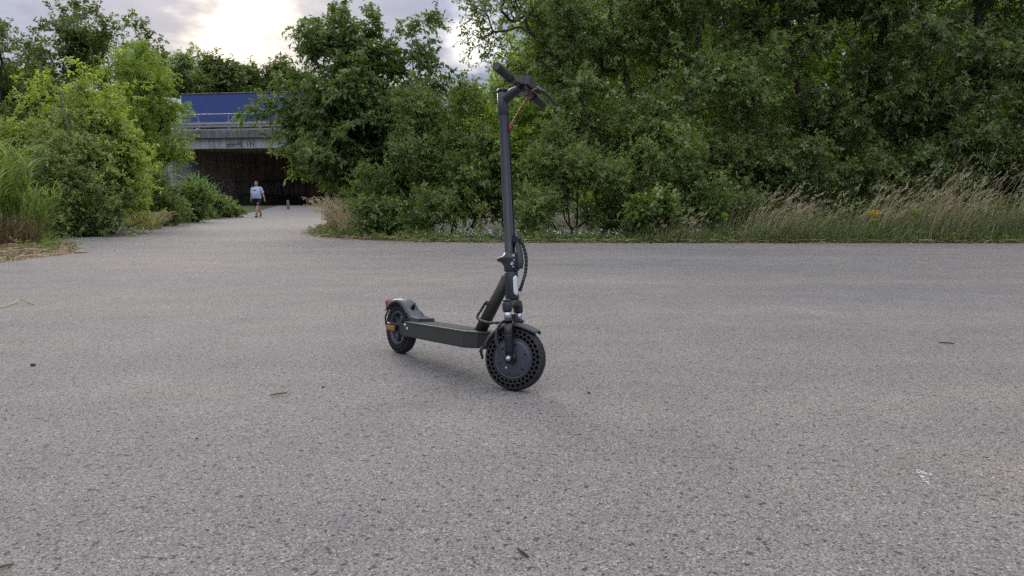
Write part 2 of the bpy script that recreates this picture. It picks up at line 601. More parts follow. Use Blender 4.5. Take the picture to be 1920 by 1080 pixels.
M['white_petal'] = mat_leaf('white_petal', (0.34, 0.35, 0.30), (0.46, 0.48, 0.42), (0.60, 0.61, 0.56), 0.25, 0.7, (1, 1, 1), 0.2)
M['yellow_petal'] = mat_leaf('yellow_petal', (0.35, 0.22, 0.015), (0.5, 0.34, 0.03), (0.6, 0.46, 0.07), 0.25, 0.7, (1, 1, 1), 0.2)

M['dry_stem'] = mat_plain('dry_stem', (0.42, 0.36, 0.16), 0.7)
M['green_stalk'] = mat_plain('green_stalk', (0.13, 0.20, 0.05), 0.6)
M['dark_stone'] = mat_plain('dark_stone', (0.05, 0.05, 0.055), 0.8, 0, 0.3, 80)
M['pale_stone'] = mat_plain('pale_stone', (0.48, 0.42, 0.39), 0.8, 0, 0.2, 80)

# ------------------------------------------------------------------ terrain and road
rng = np.random.default_rng(7)


def sheet(name, poly, mat, dz):
    bm = bmesh.new()
    f = bm.faces.new([bm.verts.new((x, y, 0)) for x, y in poly])
    if f.normal.z < 0:
        f.normal_flip()
    for yy in (38, 60, 100):
        bmesh.ops.bisect_plane(bm, geom=bm.verts[:] + bm.edges[:] + bm.faces[:], plane_co=(0, yy, 0), plane_no=(0, 1, 0))
    bmesh.ops.triangulate(bm, faces=bm.faces)
    for v in bm.verts:
        v.co.z = gz(v.co.y) + dz
    bmesh.ops.recalc_face_normals(bm, faces=bm.faces)
    if sum(f.normal.z for f in bm.faces) < 0:
        bmesh.ops.reverse_faces(bm, faces=bm.faces)
    me = bpy.data.meshes.new(name)
    bm.to_mesh(me)
    bm.free()
    o = link(name, me, mat)
    return props(o, kind='structure')


sheet('ground', [(-900, -900), (900, -900), (900, 1500), (-900, 1500)], M['soil'], -0.03)


def wavy(pts, amp, n=6):
    """densify an edge and roughen it"""
    o = []
    for (a, b) in zip(pts[:-1], pts[1:]):
        L = math.hypot(b[0] - a[0], b[1] - a[1])
        k = max(1, min(40, int(L / 0.35)))
        for i in range(k):
            q = i / k
            o.append((a[0] + (b[0] - a[0]) * q + rng.normal(0, amp), a[1] + (b[1] - a[1]) * q + rng.normal(0, amp)))
    o.append(pts[-1])
    return o


right_edge = [(60, 13.8), (22, 13.9), (9.5, 14.0), (3.5, 14.05), (0.3, 14.05), (-1.5, 14.4), (-2.9, 15.2), (-3.8, 16.2), (-4.4, 17.3), (-4.75, 18.6), (-5.0, 20.2),
              (-5.35, 22.3), (-6.3, 26.5), (-8.3, 34.0), (-10.6, 45.0), (-11.5, 58.0), (-8.0, 66.0), (4.0, 78.0)]
left_edge = [(-10.5, 88.0), (-16.5, 72.0), (-18.3, 60.0), (-15.6, 47.0), (-14.6, 40.0), (-12.8, 31.5), (-10.8, 23.5), (-9.9, 19.0), (-9.3, 15.5), (-8.0, 13.3), (-6.8, 11.4), (-6.6, 9.6), (-9.0, 7.6), (-40, 3.0)]
edge_r = wavy(right_edge, 0.035)
edge_l = wavy(left_edge, 0.035)
# the newer, smoother surface of the path starts at a ragged seam
seam = wavy([(-9.45, 16.6), (-7.6, 16.2), (-5.9, 16.3), (-4.6, 17.0)], 0.03)
kr = min(range(len(edge_r)), key=lambda i: abs(edge_r[i][1] - 17.3) + (0 if edge_r[i][0] < 0 else 99))
kl = min(range(len(edge_l)), key=lambda i: abs(edge_l[i][1] - 17.0))
sheet('road', [(-40, -25), (60, -25)] + edge_r[:kr + 1] + seam[::-1][1:-1] + edge_l[kl:], M['asphalt'], 0.0)
sheet('path', [edge_r[kr]] + edge_r[kr + 1:] + edge_l[:kl + 1] + seam[1:-1], M['asphalt_smooth'], 0.0)


# ------------------------------------------------------------------ plants: generators
def unit(a):
    return a / np.maximum(np.linalg.norm(a, axis=-1, keepdims=True), 1e-9)


def sample_env(rng, ells, n, shell=0.55, gaps=0.35, gscale=1.6):
    """points in a union of ellipsoids (cx,cy,cz,rx,ry,rz), gathered near the skin, with holes"""
    E = np.array(ells, float)
    w = (E[:, 3] * E[:, 4] * E[:, 5]) ** (2 / 3)
    w /= w.sum()
    outp = []
    ph = rng.uniform(0, 6.28, 6)
    while sum(map(len, outp)) < n:
        k = rng.choice(len(E), 2 * n, p=w)
        d = unit(rng.normal(size=(2 * n, 3)))
        r = rng.uniform(0, 1, 2 * n) ** (1 / (1 + 2 * (1 + 2 * shell)) * 1.2)
        p = E[k, :3] + d * r[:, None] * E[k, 3:6]
        q = p * gscale
        f = np.sin(q[:, 0] * 1.7 + ph[0] + 1.3 * np.sin(q[:, 2] * 1.1 + ph[1])) + np.sin(q[:, 2] * 2.1 + ph[2] + np.sin(q[:, 1] + ph[3])) + np.sin(q[:, 1] * 1.9 + ph[4] + q[:, 0])
        keep = (f > -3 + 6 * gaps * rng.uniform(0.3, 1, len(f))) & (p[:, 2] > 0.12)
        outp.append(p[keep])
    return np.concatenate(outp)[:n]


def lobes(rng, ells, n, shell, gaps, gscale, per=9, lr=None):
    """tips gathered in lobes, so that the crown has lit knuckles and dark gaps between them"""
    E_ = np.array(ells, float)
    k = max(5, n // per)
    L = sample_env(rng, ells, k, shell, gaps, gscale)
    r = lr or float(np.clip(0.24 * np.mean(np.minimum(E_[:, 3], E_[:, 5])), 0.10, 0.42))
    i = np.repeat(np.arange(k), int(np.ceil(n / k)))[:n]
    size = rng.uniform(0.6, 1.35, k)[i][:, None]
    T = L[i] + rng.normal(size=(n, 3)) * np.array([1, 1, 0.75]) * r * size
    T[:, 2] = np.maximum(T[:, 2], 0.12)
    return T, L


def grow(rng, stems, targets, step=0.3, r0=0.006, power=0.42, rmin=0.004, jit=0.05):
    """branch skeleton from stems to every target; returns nodes, parents, radii, tip ids, tip directions"""
    N, P, PL = [], [], []
    for st in stems:
        st = np.array(st, float)
        prev = -1
        for a, b in zip(st[:-1], st[1:]):
            k = max(1, int(np.ceil(np.linalg.norm(b - a) / step)))
            for i in range(k):
                N.append(a + (b - a) * i / k + (rng.normal(0, jit * 0.5, 3) if prev >= 0 else 0))
                P.append(prev)
                PL.append(0 if prev < 0 else PL[prev] + step)
                prev = len(N) - 1
        N.append(st[-1]); P.append(prev); PL.append(PL[prev] + step)
    cap = len(N) + len(targets) * 14
    A = np.zeros((cap, 3)); L = np.zeros(cap)
    n = len(N)
    A[:n] = N; L[:n] = PL
    dmin = np.min(np.linalg.norm(targets[:, None] - A[None, :n], axis=2), axis=1)
    tips = []
    for p in targets[np.argsort(dmin)]:
        v = p - A[:n]
        d = np.linalg.norm(v, axis=1)
        c = d * (1 + 0.9 * np.clip(-v[:, 2] / np.maximum(d, 1e-6), 0, 1)) + 0.12 * L[:n]
        j = int(np.argmin(c))
        dj = d[j]
        if dj < 0.02:
            tips.append(j)
            continue
        k = min(12, max(1, int(np.ceil(dj / step))))
        g = A[j] - A[P[j]] if P[j] >= 0 else np.array([0, 0, 1.0])
        g = g / max(np.linalg.norm(g), 1e-6)
        ctrl = A[j] + (g * 0.6 + np.array([0, 0, 0.25])) * dj * 0.4
        ctrl = (ctrl + (A[j] + p) / 2) / 2
        prev = j
        for i in range(1, k + 1):
            q = i / k
            pt = (1 - q) ** 2 * A[j] + 2 * q * (1 - q) * ctrl + q * q * p
            if i < k:
                pt = pt + rng.normal(0, jit, 3)
            A[n] = pt
            L[n] = L[prev] + np.linalg.norm(pt - A[prev])
            P.append(prev)
            prev = n
            n += 1
        tips.append(n - 1)
    A = A[:n]
    P = np.array(P)
    cnt = np.zeros(n)
    cnt[tips] += 1
    for i in range(n - 1, -1, -1):
        if P[i] >= 0:
            cnt[P[i]] += cnt[i]
    rad = np.maximum(r0 * np.maximum(cnt, 1) ** power, rmin)
    tips = np.array(tips)
    par = np.where(P[tips] >= 0, P[tips], tips)
    return A, P, rad, tips, unit(A[tips] - A[par] + 1e-6)


def frusta(A, P, rad, sides=5):
    i = np.where(P >= 0)[0]
    a, b = A[P[i]], A[i]
    d = unit(b - a)
    u = unit(np.cross(d, np.where(np.abs(d[:, 2:3]) > 0.8, [[1.0, 0, 0]], [[0, 0, 1.0]])))
    v = np.cross(d, u)
    w = np.arange(sides) * 2 * np.pi / sides
    ring = u[:, None] * np.cos(w)[None, :, None] + v[:, None] * np.sin(w)[None, :, None]
    V = np.concatenate([a[:, None] + ring * np.minimum(rad[P[i]], rad[i] * 1.6)[:, None, None], b[:, None] + ring * rad[i][:, None, None]], 1)
    k = np.arange(sides)
    f = np.stack([k, (k + 1) % sides, (k + 1) % sides + sides, k + sides], 1)
    F = f[None] + (np.arange(len(i)) * 2 * sides)[:, None, None]
    return V.reshape(-1, 3), F.reshape(-1, 4)


def leaves(rng, P, D, K, Mn, twig, leafl, leafw, grav=0.3, spread=0.8, up=0.15, scatter=0.12, flat=0.7, sprayvar=0.35):
    """K sprays at each point, Mn leaves on each spray; returns quads and a tint per leaf"""
    n = len(P)
    p0 = np.repeat(P, K, 0)
    sd = unit(np.repeat(D, K, 0) + spread * rng.normal(size=(n * K, 3)) + np.array([0, 0, up]))
    p0 = p0 + rng.normal(size=p0.shape) * scatter
    tw = twig * rng.uniform(0.6, 1.25, n * K)
    stint = rng.normal(0, sprayvar, n * K) * 0.5 + np.repeat(rng.normal(0, 0.12, n), K)
    m = n * K * Mn
    p = np.repeat(p0, Mn, 0)
    d = np.repeat(sd, Mn, 0)
    tt = (np.tile(np.arange(Mn), n * K) + rng.uniform(0, 1, m)) / Mn
    L = np.repeat(tw, Mn)
    pos = p + d * (L * tt)[:, None] + np.array([0, 0, -1]) * (L * tt * tt * grav * 0.5)[:, None]
    q = rng.normal(size=(m, 3))
    q = unit(q - d * np.sum(q * d, 1, keepdims=True))
    ld = unit(d * 0.55 + q * 0.9 + np.array([0, 0, -grav]) + 0.2 * rng.normal(size=(m, 3)))
    sn = np.array([0, 0, flat]) + 0.30 * np.repeat(D, K, 0) + 0.38 * rng.normal(size=(n * K, 3))
    nn = np.repeat(sn, Mn, 0) + 0.26 * rng.normal(size=(m, 3))
    nn = unit(nn - ld * np.sum(nn * ld, 1, keepdims=True))
    sv = np.cross(nn, ld)
    sz = rng.uniform(0.65, 1.2, m)
    l = (leafl * sz)[:, None]
    w = (leafw * sz * rng.uniform(0.8, 1.15, m))[:, None] * 0.5
    V = np.stack([pos, pos + ld * l * 0.45 + sv * w + nn * w * 0.35, pos + ld * l - nn * l * 0.12, pos + ld * l * 0.45 - sv * w + nn * w * 0.35], 1)
    tint = np.clip(0.5 + np.repeat(stint, Mn) + rng.normal(0, 0.13, m), 0, 1)
    return V.reshape(-1, 3), np.arange(m * 4).reshape(-1, 4), tint


def plant(name, cat, label, base, stems, ells, tips, leafmat, K, Mn, twig, leafl, leafw, group=None, seed=1, bark='bark', shell=0.55, gaps=0.35,
          grav=0.3, spread=0.8, up=0.15, scatter=0.12, flat=0.7, extra=None, r0=0.006, gscale=1.6, lowstem=0.0, crown='crown', bare=0, per=9, lr=None):
    """a tree or shrub: trunk with limbs, and a crown of leaf sprays on its twigs"""
    rng = np.random.default_rng(seed)
    T, LC = lobes(rng, ells, tips, shell, gaps, gscale, per, lr)
    if extra is not None:
        T = np.concatenate([T, np.array(extra)])
    A, P, rad, tp, td = grow(rng, stems, T, r0=r0)
    b = np.array(base, float)
    root = empty(name, tuple(b), label=label, cat=cat, group=group)
    V, F = frusta(A - b, P, rad)
    quads('trunk', V, F, M[bark], root, smooth=True)
    pt, dr = A[tp], td
    # leaves also sit further back along the outer twigs
    pr = P[tp]
    ok = pr >= 0
    back = A[pr[ok]]
    pt2 = np.concatenate([pt, back])
    dr2 = np.concatenate([dr, dr[ok]])
    if bare:
        keep = rng.uniform(0, 1, len(pt2)) > bare
        pt2, dr2 = pt2[keep], dr2[keep]
    near = LC[np.argmin(np.linalg.norm(pt2[:, None] - LC[None], axis=2), axis=1)]
    outw = unit(0.7 * unit(pt2 - near) + 0.5 * unit(pt2 - np.array(ells)[:, :3].mean(0)))
    V, F, ti = leaves(rng, pt2 - b, unit(dr2 + 0.5 * outw), K, Mn, twig, leafl, leafw, grav, spread, up, scatter, flat)
    c = quads(crown, V, F, M[leafmat], root, ti)
    c['kind'] = 'stuff'
    return root


def E(px, py, rpx, rpy, Y, ry):
    """an ellipsoid of a crown: centre by picture place and distance, radii by picture size"""
    c = at(px, py, Y)
    s = Y / FPX
    return (c[0], c[1], c[2], rpx * s, ry, rpy * s)


def stem_to(base, *pts):
    return [tuple(base)] + [tuple(p) for p in pts]


def blades(rng, B, h, w, lean, bend, segs=4, wob=0.25, tmean=0.5, tvar=0.25):
    """grass blades or stalks as tapering strips that bend over; returns V,F,tint and the tip frames"""
    n = len(B)
    h = np.broadcast_to(h, n)[:, None]
    bend = np.broadcast_to(bend, n)[:, None]
    lv = np.array(lean, float)[None] + wob * rng.normal(size=(n, 3)) * np.array([1, 1, 0])
    a = rng.uniform(0, np.pi, n)
    side = np.stack([np.cos(a), np.sin(a), np.zeros(n)], 1)
    rows = []
    cen = []
    for i in range(segs + 1):
        q = i / segs
        c = B + np.array([0, 0, 1]) * h * (q - 0.38 * bend * q * q) + lv * h * bend * q ** 1.9
        ww = (np.broadcast_to(w, n) * (1 - q) ** 0.6 * 0.5 + 0.0004)[:, None]
        rows += [c - side * ww, c + side * ww]
        cen.append(c)
    V = np.stack(rows, 1).reshape(-1, 3)
    f = np.array([[2 * i, 2 * i + 1, 2 * i + 3, 2 * i + 2] for i in range(segs)])
    F = (f[None] + (np.arange(n) * 2 * (segs + 1))[:, None, None]).reshape(-1, 4)
    ti = np.repeat(np.clip(tmean + rng.normal(0, tvar, n), 0, 1), segs)
    return V, F, ti, cen


def plumes(rng, cen, k=14, l=0.045, w=0.010, lo=0.72, droop=0.3, tmean=0.5):
    """loose seed heads along the last part of each stalk"""
    a, b = cen[-2], cen[-1]
    n = len(a)
    d = b - a
    q = rng.uniform(lo * 0 + 0.15, 1.05, (n, k))
    p = a[:, None] + d[:, None] * q[..., None]
    ld = unit(unit(d)[:, None] + 0.45 * rng.normal(size=(n, k, 3)) + np.array([0.15, 0, -droop]))
    sv = unit(np.cross(ld, rng.normal(size=(n, k, 3))))
    ll = l * rng.uniform(0.6, 1.2, (n, k, 1))
    ww = w * rng.uniform(0.6, 1.2, (n, k, 1)) * 0.5
    V = np.stack([p, p + ld * ll * 0.4 + sv * ww, p + ld * ll, p + ld * ll * 0.4 - sv * ww], 2).reshape(-1, 3)
    ti = np.clip(tmean + np.repeat(rng.normal(0, 0.2, n), k) + rng.normal(0, 0.1, n * k), 0, 1)
    return V, np.arange(n * k * 4).reshape(-1, 4), ti


def join(parts):
    V, F, T, b = [], [], [], 0
    for v, f, ti in parts:
        V.append(v); F.append(f + b); T.append(ti)
        b += len(v)
    return np.concatenate(V), np.concatenate(F), np.concatenate(T)


def scatter_poly(rng, n, xs, y0, y1):
    """n random points between two y curves given over x"""
    x = rng.uniform(xs[0], xs[-1], n)
    lo = np.interp(x, xs, y0)
    hi = np.interp(x, xs, y1)
    y = lo + (hi - lo) * rng.uniform(0, 1, n)
    return np.stack([x, y, np.full(n, -0.03)], 1)



# ------------------------------------------------------------------ overpass (local frame: x along the bridge, y away, z up from the path)
BR = empty('overpass', (0, 0, 0), label='grey concrete road overpass with a dark underpass beyond the bend of the path', cat='bridge')
b0 = at(450, 385, 60.0)
BR.location = (b0[0], 60.0, 0.5)
BR.rotation_euler = (0, 0, R(-9))
def zl(py): return float(at(450, py, 60.0)[2] - 0.5)
Z_UND, Z_BEAM, Z_EDGE = zl(278.5), zl(259), zl(244.5)


def bevbox(x0, x1, y0, y1, z0, z1, bev=0.0):
    return MB().box(((x0 + x1) / 2, (y0 + y1) / 2, (z0 + z1) / 2), (x1 - x0, y1 - y0, z1 - z0), None, bev)


mb = bevbox(-28, 22, 0.0, 0.6, Z_UND, Z_BEAM, 0.02)
mb.build('beam', M['concrete'], BR)
mb = bevbox(-28, 22, 0.605, 22.0, Z_UND + 0.25, Z_BEAM - 0.005, 0)  # unseen depth of the deck widened to keep the underpass dark
mb.build('deck_slab', M['concrete_panel'], BR)
for y in (3.4, 6.4, 9.4, 12.4, 15.4, 18.4, 21.6):
    bevbox(-28, 22, y - 0.3, y + 0.3, Z_UND, Z_UND + 0.245).build('beam', M['concrete_panel'], BR)
xs = -28.0
while xs < 22:
    bevbox(xs + 0.012, xs + 4.988, -0.32, 1.2, Z_BEAM + 0.003, Z_EDGE, 0.025).build('edge_beam', M['concrete_grimy'], BR)
    xs += 5.0
bevbox(-28, 22, 1.205, 22.0, Z_BEAM + 0.003, Z_EDGE - 0.15).build('road_slab', M['asphalt'], BR)
# lettering sprayed on the beam: strokes as thin flat bars
def strokes(name, segs, y, w, mat, parent, Mx=None):
    mb = MB()
    for i, (xa, za, xb, zb_) in enumerate(segs):
        d = Vector((xb - xa, 0, zb_ - za))
        L = d.length
        an = math.atan2(d.z, d.x)
        mb.box(((xa + xb) / 2, y - 0.0004 * i, (za + zb_) / 2), (L + w * 0.6, 0.008, w), Matrix.Rotation(-an, 3, 'Y'))
    if Mx:
        mb.xform(Mx)
    o = mb.build(name, mat, parent)
    o['kind'] = 'stuff'
    return o


def bx(px): return (px - 450) / 23.7
zb0 = Z_UND + 0.12
sg_ = []
for k, px in enumerate((430, 435, 440, 445, 450, 453, 457)):
    sg_.append((bx(px), zb0 + 0.02 + 0.05 * (k % 3), bx(px) + 0.05 * ((k * 2) % 3 - 1), zb0 + 0.30 + 0.06 * (k % 2)))
sg_ += [(bx(428), zb0 + 0.2, bx(452), zb0 + 0.22), (bx(428), zb0 + 0.06, bx(446), zb0 + 0.03), (bx(458), zb0, bx(457.5), zb0 + 0.42)]
sg_ += [(bx(469), zb0 + 0.38, bx(470), zb0 + 0.05), (bx(475), zb0 + 0.42, bx(476), zb0), (bx(476), zb0 + 0.30, bx(480), zb0 + 0.18), (bx(481), zb0 + 0.40, bx(481.5), zb0 + 0.02)]
sg_ += [(bx(535), zb0 + 0.25, bx(541), zb0 + 0.22), (bx(543), zb0 + 0.3, bx(543.5), zb0), (bx(548), zb0 + 0.32, bx(548), zb0 + 0.04), (bx(543), zb0 + 0.15, bx(548), zb0 + 0.16)]
strokes('graffiti', sg_, -0.006, 0.045, M['spray_black'], BR)

# wall along the path under the bridge, cast in panels
Bi = Matrix.Translation(BR.location) @ BR.rotation_euler.to_matrix().to_4x4()
def loc(p): return Bi.inverted() @ Vector(p)
wa = loc((at(327, 385, 60.9)[0], 60.9, 0.5))
wb = loc((at(655, 385, 82.0)[0], 82.0, 0.5))
wd = (wb - wa); wd.z = 0
wl = wd.length
wd.normalize()
wn = Vector((wd.y, -wd.x, 0))           # towards the path
WM = Matrix((wd, -wn, Vector((0, 0, 1)))).transposed().to_4x4()
WM.translation = wa
npan = 10
for i in range(npan):
    for j, (za, zb_) in enumerate(((0.0, 2.05), (2.05, 3.75), (3.75, Z_UND + 0.22))):
        x0, x1 = wl * i / npan + 0.02, wl * (i + 1) / npan - 0.02
        dy = 0.015 * ((i * 7 + j * 3) % 4)
        mb = bevbox(x0, x1, dy, 0.5, za + 0.015, zb_ - 0.015, 0.012).xform(WM)
        mb.build('wall_panel', M['concrete' if i == 0 else 'concrete_panel'], BR)
bevbox(0, wl, 0.505, 0.7, 0, Z_UND + 0.2).xform(WM).build('wall_core', M['concrete_grimy'], BR)
gs = [(1.0, 1.2, 1.5, 2.2), (1.5, 2.2, 2.1, 1.3), (2.1, 1.3, 2.6, 2.2), (2.9, 1.2, 2.95, 2.3), (2.95, 2.3, 3.8, 2.25), (3.8, 2.25, 3.7, 1.4), (3.7, 1.4, 3.0, 1.25)]
strokes('graffiti', gs, -0.006, 0.16, M['spray_black'], BR, WM)
gs = [(3.0, 0.9, 3.3, 1.9), (3.3, 1.9, 3.7, 1.7), (3.7, 1.7, 3.5, 1.0), (3.2, 1.3, 3.9, 1.1)]
strokes('graffiti', gs, -0.014, 0.26, M['spray_red'], BR, WM)
gs = [(5.0, 1.2, 5.3, 2.1), (5.3, 2.1, 6.2, 2.2), (6.2, 2.2, 6.5, 1.4), (6.5, 1.4, 5.7, 1.1), (5.6, 1.5, 6.1, 1.7), (11.6, 0.9, 11.8, 2.0), (11.8, 2.0, 12.8, 1.9), (12.8, 1.9, 13.0, 1.0), (12.1, 1.0, 12.3, 1.7), (13.3, 1.2, 13.5, 2.0)]
strokes('graffiti', gs, -0.022, 0.15, M['spray_pale'], BR, WM)
# wing wall to the left of the opening, and the abutment to the right behind the trees
for i in range(4):
    bevbox(wa.x - 2.6 * (i + 1) + 0.02, wa.x - 2.6 * i - 0.06, 0.85, 1.5, -0.2, Z_UND - 0.01 - 0.5 * i, 0.015).build('wing_wall', M['concrete'], BR)
bevbox(11.2, 12.2, 0.7, 21.9, -0.2, Z_UND + 0.24).build('abutment', M['concrete_panel'], BR)

# safety rail on the bridge
rail = empty('guard_rail', BR.location, BR.rotation_euler, label='pale steel guard rail on posts along the overpass edge below the blue truck', cat='guard rail')
bevbox(-28, 22, -0.10, -0.03, zl(238), zl(229), 0.02).build('rail', M['galvanised'], rail)
bevbox(-28, 22, -0.12, -0.105, zl(235), zl(232.5), 0.0).build('rail_groove_shade', M['concrete_grimy'], rail)  # dark strip laid on the rail to stand for its shaded groove
MB().tube([(-28, -0.05, zl(213.5)), (22, -0.05, zl(213.5))], 0.035, 8).build('handrail', M['galvanised'], rail)
x = -26.0 + 0.03
while x < 22:
    mb = bevbox(x - 0.07, x + 0.07, -0.025, 0.1, Z_EDGE, zl(226), 0.01)
    mb.box((x, -0.02, (zl(226) + zl(213)) / 2), (0.05, 0.05, zl(213) - zl(226)))
    mb.build('post', M['galvanised'], rail)
    x += 2.53
bevbox(-28, 22, 0.02, 0.18, zl(243.5), zl(241), 0.0).build('kerb_rail', M['galvanised'], rail)

# ------------------------------------------------------------------ truck on the bridge
TR = empty('truck', Bi @ Vector((-1.9, 4.2, Z_EDGE - 0.15)), BR.rotation_euler, label='long truck with blue tarpaulin trailer driving over the bridge', cat='truck')
zt0 = Z_EDGE + 0.5 + 0.0
top = float(at(450, 175.5, 64.2)[2] - 0.5 - (Z_EDGE - 0.15))
x0, x1 = -5.3, 8.3
bevbox(x0, x1, 0.0, 2.5, 1.05, top, 0.03).build('tarpaulin', M['tarpaulin'], TR)
bevbox(x0 - 0.02, x1 + 0.02, -0.03, 2.53, top + 0.003, top + 0.14, 0.03).build('roof_edge', M['dark_trim'], TR)
bevbox(x0 - 0.02, x1 + 0.02, -0.02, 2.52, 0.85, 1.045, 0.02).build('chassis', M['dark_trim'], TR)
bevbox(x0 - 0.09, x0 - 0.03, 0.0, 2.5, 1.05, top, 0.02).build('headboard', M['white_paint'], TR)
for xx in (4.2, 5.5, 6.8, -7.4, -4.0):
    for yy in (0.02, 2.2):
        w = MB().lathe([(0.0, 0.0), (0.34, 0.0), (0.50, 0.03), (0.52, 0.08), (0.52, 0.24), (0.48, 0.29), (0.0, 0.29)], (xx, yy, 0.52), n=24).build('wheel', M['rubber'], TR)
        MB().lathe([(0.0, -0.012), (0.26, -0.01), (0.28, 0.005)], (xx, yy if yy < 1 else yy, 0.52), n=18).build('rim', M['galvanised'], w)
cab_mb = MB().loft([[Vector((xx, yy, z)) for xx, z in ((-8.3, 0.45), (-6.0, 0.45), (-6.0, 3.35), (-7.1, 3.45), (-7.9, 3.0), (-8.3, 1.9))] for yy in (0.03, 2.47)], smooth=False)
cab = cab_mb.build('cab', M['white_paint'], TR)
bevbox(-8.0, -7.1, 0.018, 0.04, 1.75, 2.6, 0.0).build('side_window', M['glass'], cab)
MB().box((-8.16, 1.25, 2.35), (0.03, 2.1, 0.95), Matrix.Rotation(R(20), 3, 'Y')).build('windscreen', M['glass'], cab)
MB().box((-7.9, -0.12, 2.3), (0.1, 0.2, 0.45), None, 0.02).build('mirror', M['dark_trim'], cab)

# ------------------------------------------------------------------ railing, posts and bank under the bridge
bank_mb = MB()
rings = []
for q in np.linspace(0, 1, 14):
    xq = wl * (0.30 + 0.70 * q)
    zq = 0.95 + 0.08 * math.sin(9 * q)
    rings.append([WM @ Vector((xq, y, z)) for y, z in ((-0.02, -0.1), (-0.02, zq), (-0.9, zq - 0.1), (-1.6, zq * 0.4), (-2.1, -0.1))])
bank = bank_mb.loft(rings).build('bank', M['soil'])
bank.matrix_world = Bi
bank['kind'] = 'structure'
rl = empty('railing', BR.location, BR.rotation_euler, label='thin dark railing along the underpass wall behind the walking man', cat='railing')
ra, rb_ = WM @ Vector((wl * 0.42, -0.35, 2.25)), WM @ Vector((wl * 0.99, -0.35, 2.35))
MB().tube([ra, rb_], 0.045, 8).build('rail', M['dark_trim'], rl)
for k in range(12):
    p = ra.lerp(rb_, k / 11)
    MB().tube([p - Vector((0, 0, 1.45)), p], 0.035, 6).build('post', M['dark_trim'], rl)

# left and right embankments that carry the road to the bridge
for xa, xb, yl in ((-90, wa.x - 3.0, 1), (12.6, 90, 1)):
    V, F = [], []
    pr = [(-10, -0.6), (-6, 0.6), (-1.0, Z_BEAM - 0.6), (0.5, Z_BEAM), (22.0, Z_BEAM), (32, -0.6)]
    nx = 24
    for i in range(nx + 1):
        xx = xa + (xb - xa) * i / nx
        for (yy, z) in pr:
            V.append((xx, yy + 0.4 * math.sin(xx), z))
    for i in range(nx):
        for k in range(len(pr) - 1):
            F.append([i * 6 + k, (i + 1) * 6 + k, (i + 1) * 6 + k + 1, i * 6 + k + 1])
    e = MB().add(V, F, True).build('embankment', M['soil'])
    e.matrix_world = Bi
    e['kind'] = 'structure'

# concrete posts at the edge of the path
for px, py, hh, lab in ((433.5, 402, 20, 'short pale concrete post in the green weeds left of the walking man'),
                        (541, 391, 18, 'short concrete post right of the man at the mouth of the underpass'),
                        (587, 385.5, 17, 'small concrete post deepest in the underpass near the bend')):
    Y = {433.5: 38.0, 541: 50.0, 587: 58.0}[px]
    p = at(px, py, Y)
    h = hh * 0.8 * Y / FPX + 0.1
    mb = MB().loft([[Vector((sx_ * w, sy_ * w, z)) for sx_, sy_ in ((-1, -1), (1, -1), (1, 1), (-1, 1))] for w, z in ((0.10, -0.15), (0.085, h - 0.06), (0.06, h))], smooth=False)
    o = mb.build('bollard', M['post'])
    o.location = (p[0], Y, gz(Y))
    o.rotation_euler = (R(2), R(-3), R(12))
    props(o, lab, 'bollard', 'concrete posts along the path')

# ------------------------------------------------------------------ walking man
def capsule_chain(mb, pts, rad, n=12):
    mb.tube(pts, rad, n)
    for p, r in zip(pts, rad):
        mb.ball(p, r, n, 8)


def remeshed(mb, name, mat, parent, voxel, smooth=3):
    o = mb.build(name + '_raw', mat)
    md = o.modifiers.new('r', 'REMESH')
    md.mode = 'VOXEL'
    md.voxel_size = voxel
    md.use_smooth_shade = True
    sm = o.modifiers.new('s', 'SMOOTH')
    sm.iterations = smooth
    sm.factor = 0.5
    dg = bpy.context.evaluated_depsgraph_get()
    dg.update()
    me = bpy.data.meshes.new_from_object(o.evaluated_get(dg))
    me.name = name
    bpy.data.objects.remove(o)
    return link(name, me, mat, parent)


py_ = 38.0
pf = at(483, 406.5, py_)
man = empty('person', (pf[0], py_, gz(py_)), (0, 0, R(-6)), label='walking man in light blue t-shirt and black shorts on the path', cat='person')
b = MB()
# frame: x to the picture's right, y away; he walks towards -y. Right foot (picture left) is back, left foot forward.
b.ball((0, 0.0, 0.98), (0.185, 0.15, 0.14))
b.ball((0, -0.03, 1.14), (0.195, 0.185, 0.19))
b.ball((0, -0.01, 1.32), (0.20, 0.14, 0.16))
b.ball((0, 0.0, 1.43), (0.19, 0.10, 0.08))
capsule_chain(b, [(0, 0.01, 1.44), (-0.01, -0.01, 1.56)], [0.075, 0.062])
b.ball((-0.015, -0.015, 1.665), (0.077, 0.095, 0.118))
b.ball((-0.018, -0.05, 1.615), (0.058, 0.060, 0.06))
b.ball((-0.022, -0.115, 1.655), (0.014, 0.020, 0.022))
for e in (-1, 1):
    b.ball((-0.015 + e * 0.078, 0.0, 1.66), (0.014, 0.024, 0.034))
# legs
capsule_chain(b, [(0.095, 0.0, 0.94), (0.085, -0.10, 0.55), (0.075, -0.13, 0.50), (0.060, -0.20, 0.30), (0.055, -0.23, 0.10)], [0.110, 0.075, 0.068, 0.066, 0.042])
capsule_chain(b, [(0.055, -0.23, 0.08), (0.055, -0.33, 0.075)], [0.042, 0.035])
capsule_chain(b, [(-0.095, 0.0, 0.94), (-0.07, 0.06, 0.53), (-0.06, 0.12, 0.45), (-0.03, 0.32, 0.30), (-0.02, 0.42, 0.20)], [0.110, 0.075, 0.066, 0.062, 0.042])
capsule_chain(b, [(-0.02, 0.43, 0.17), (-0.02, 0.40, 0.06)], [0.042, 0.035])
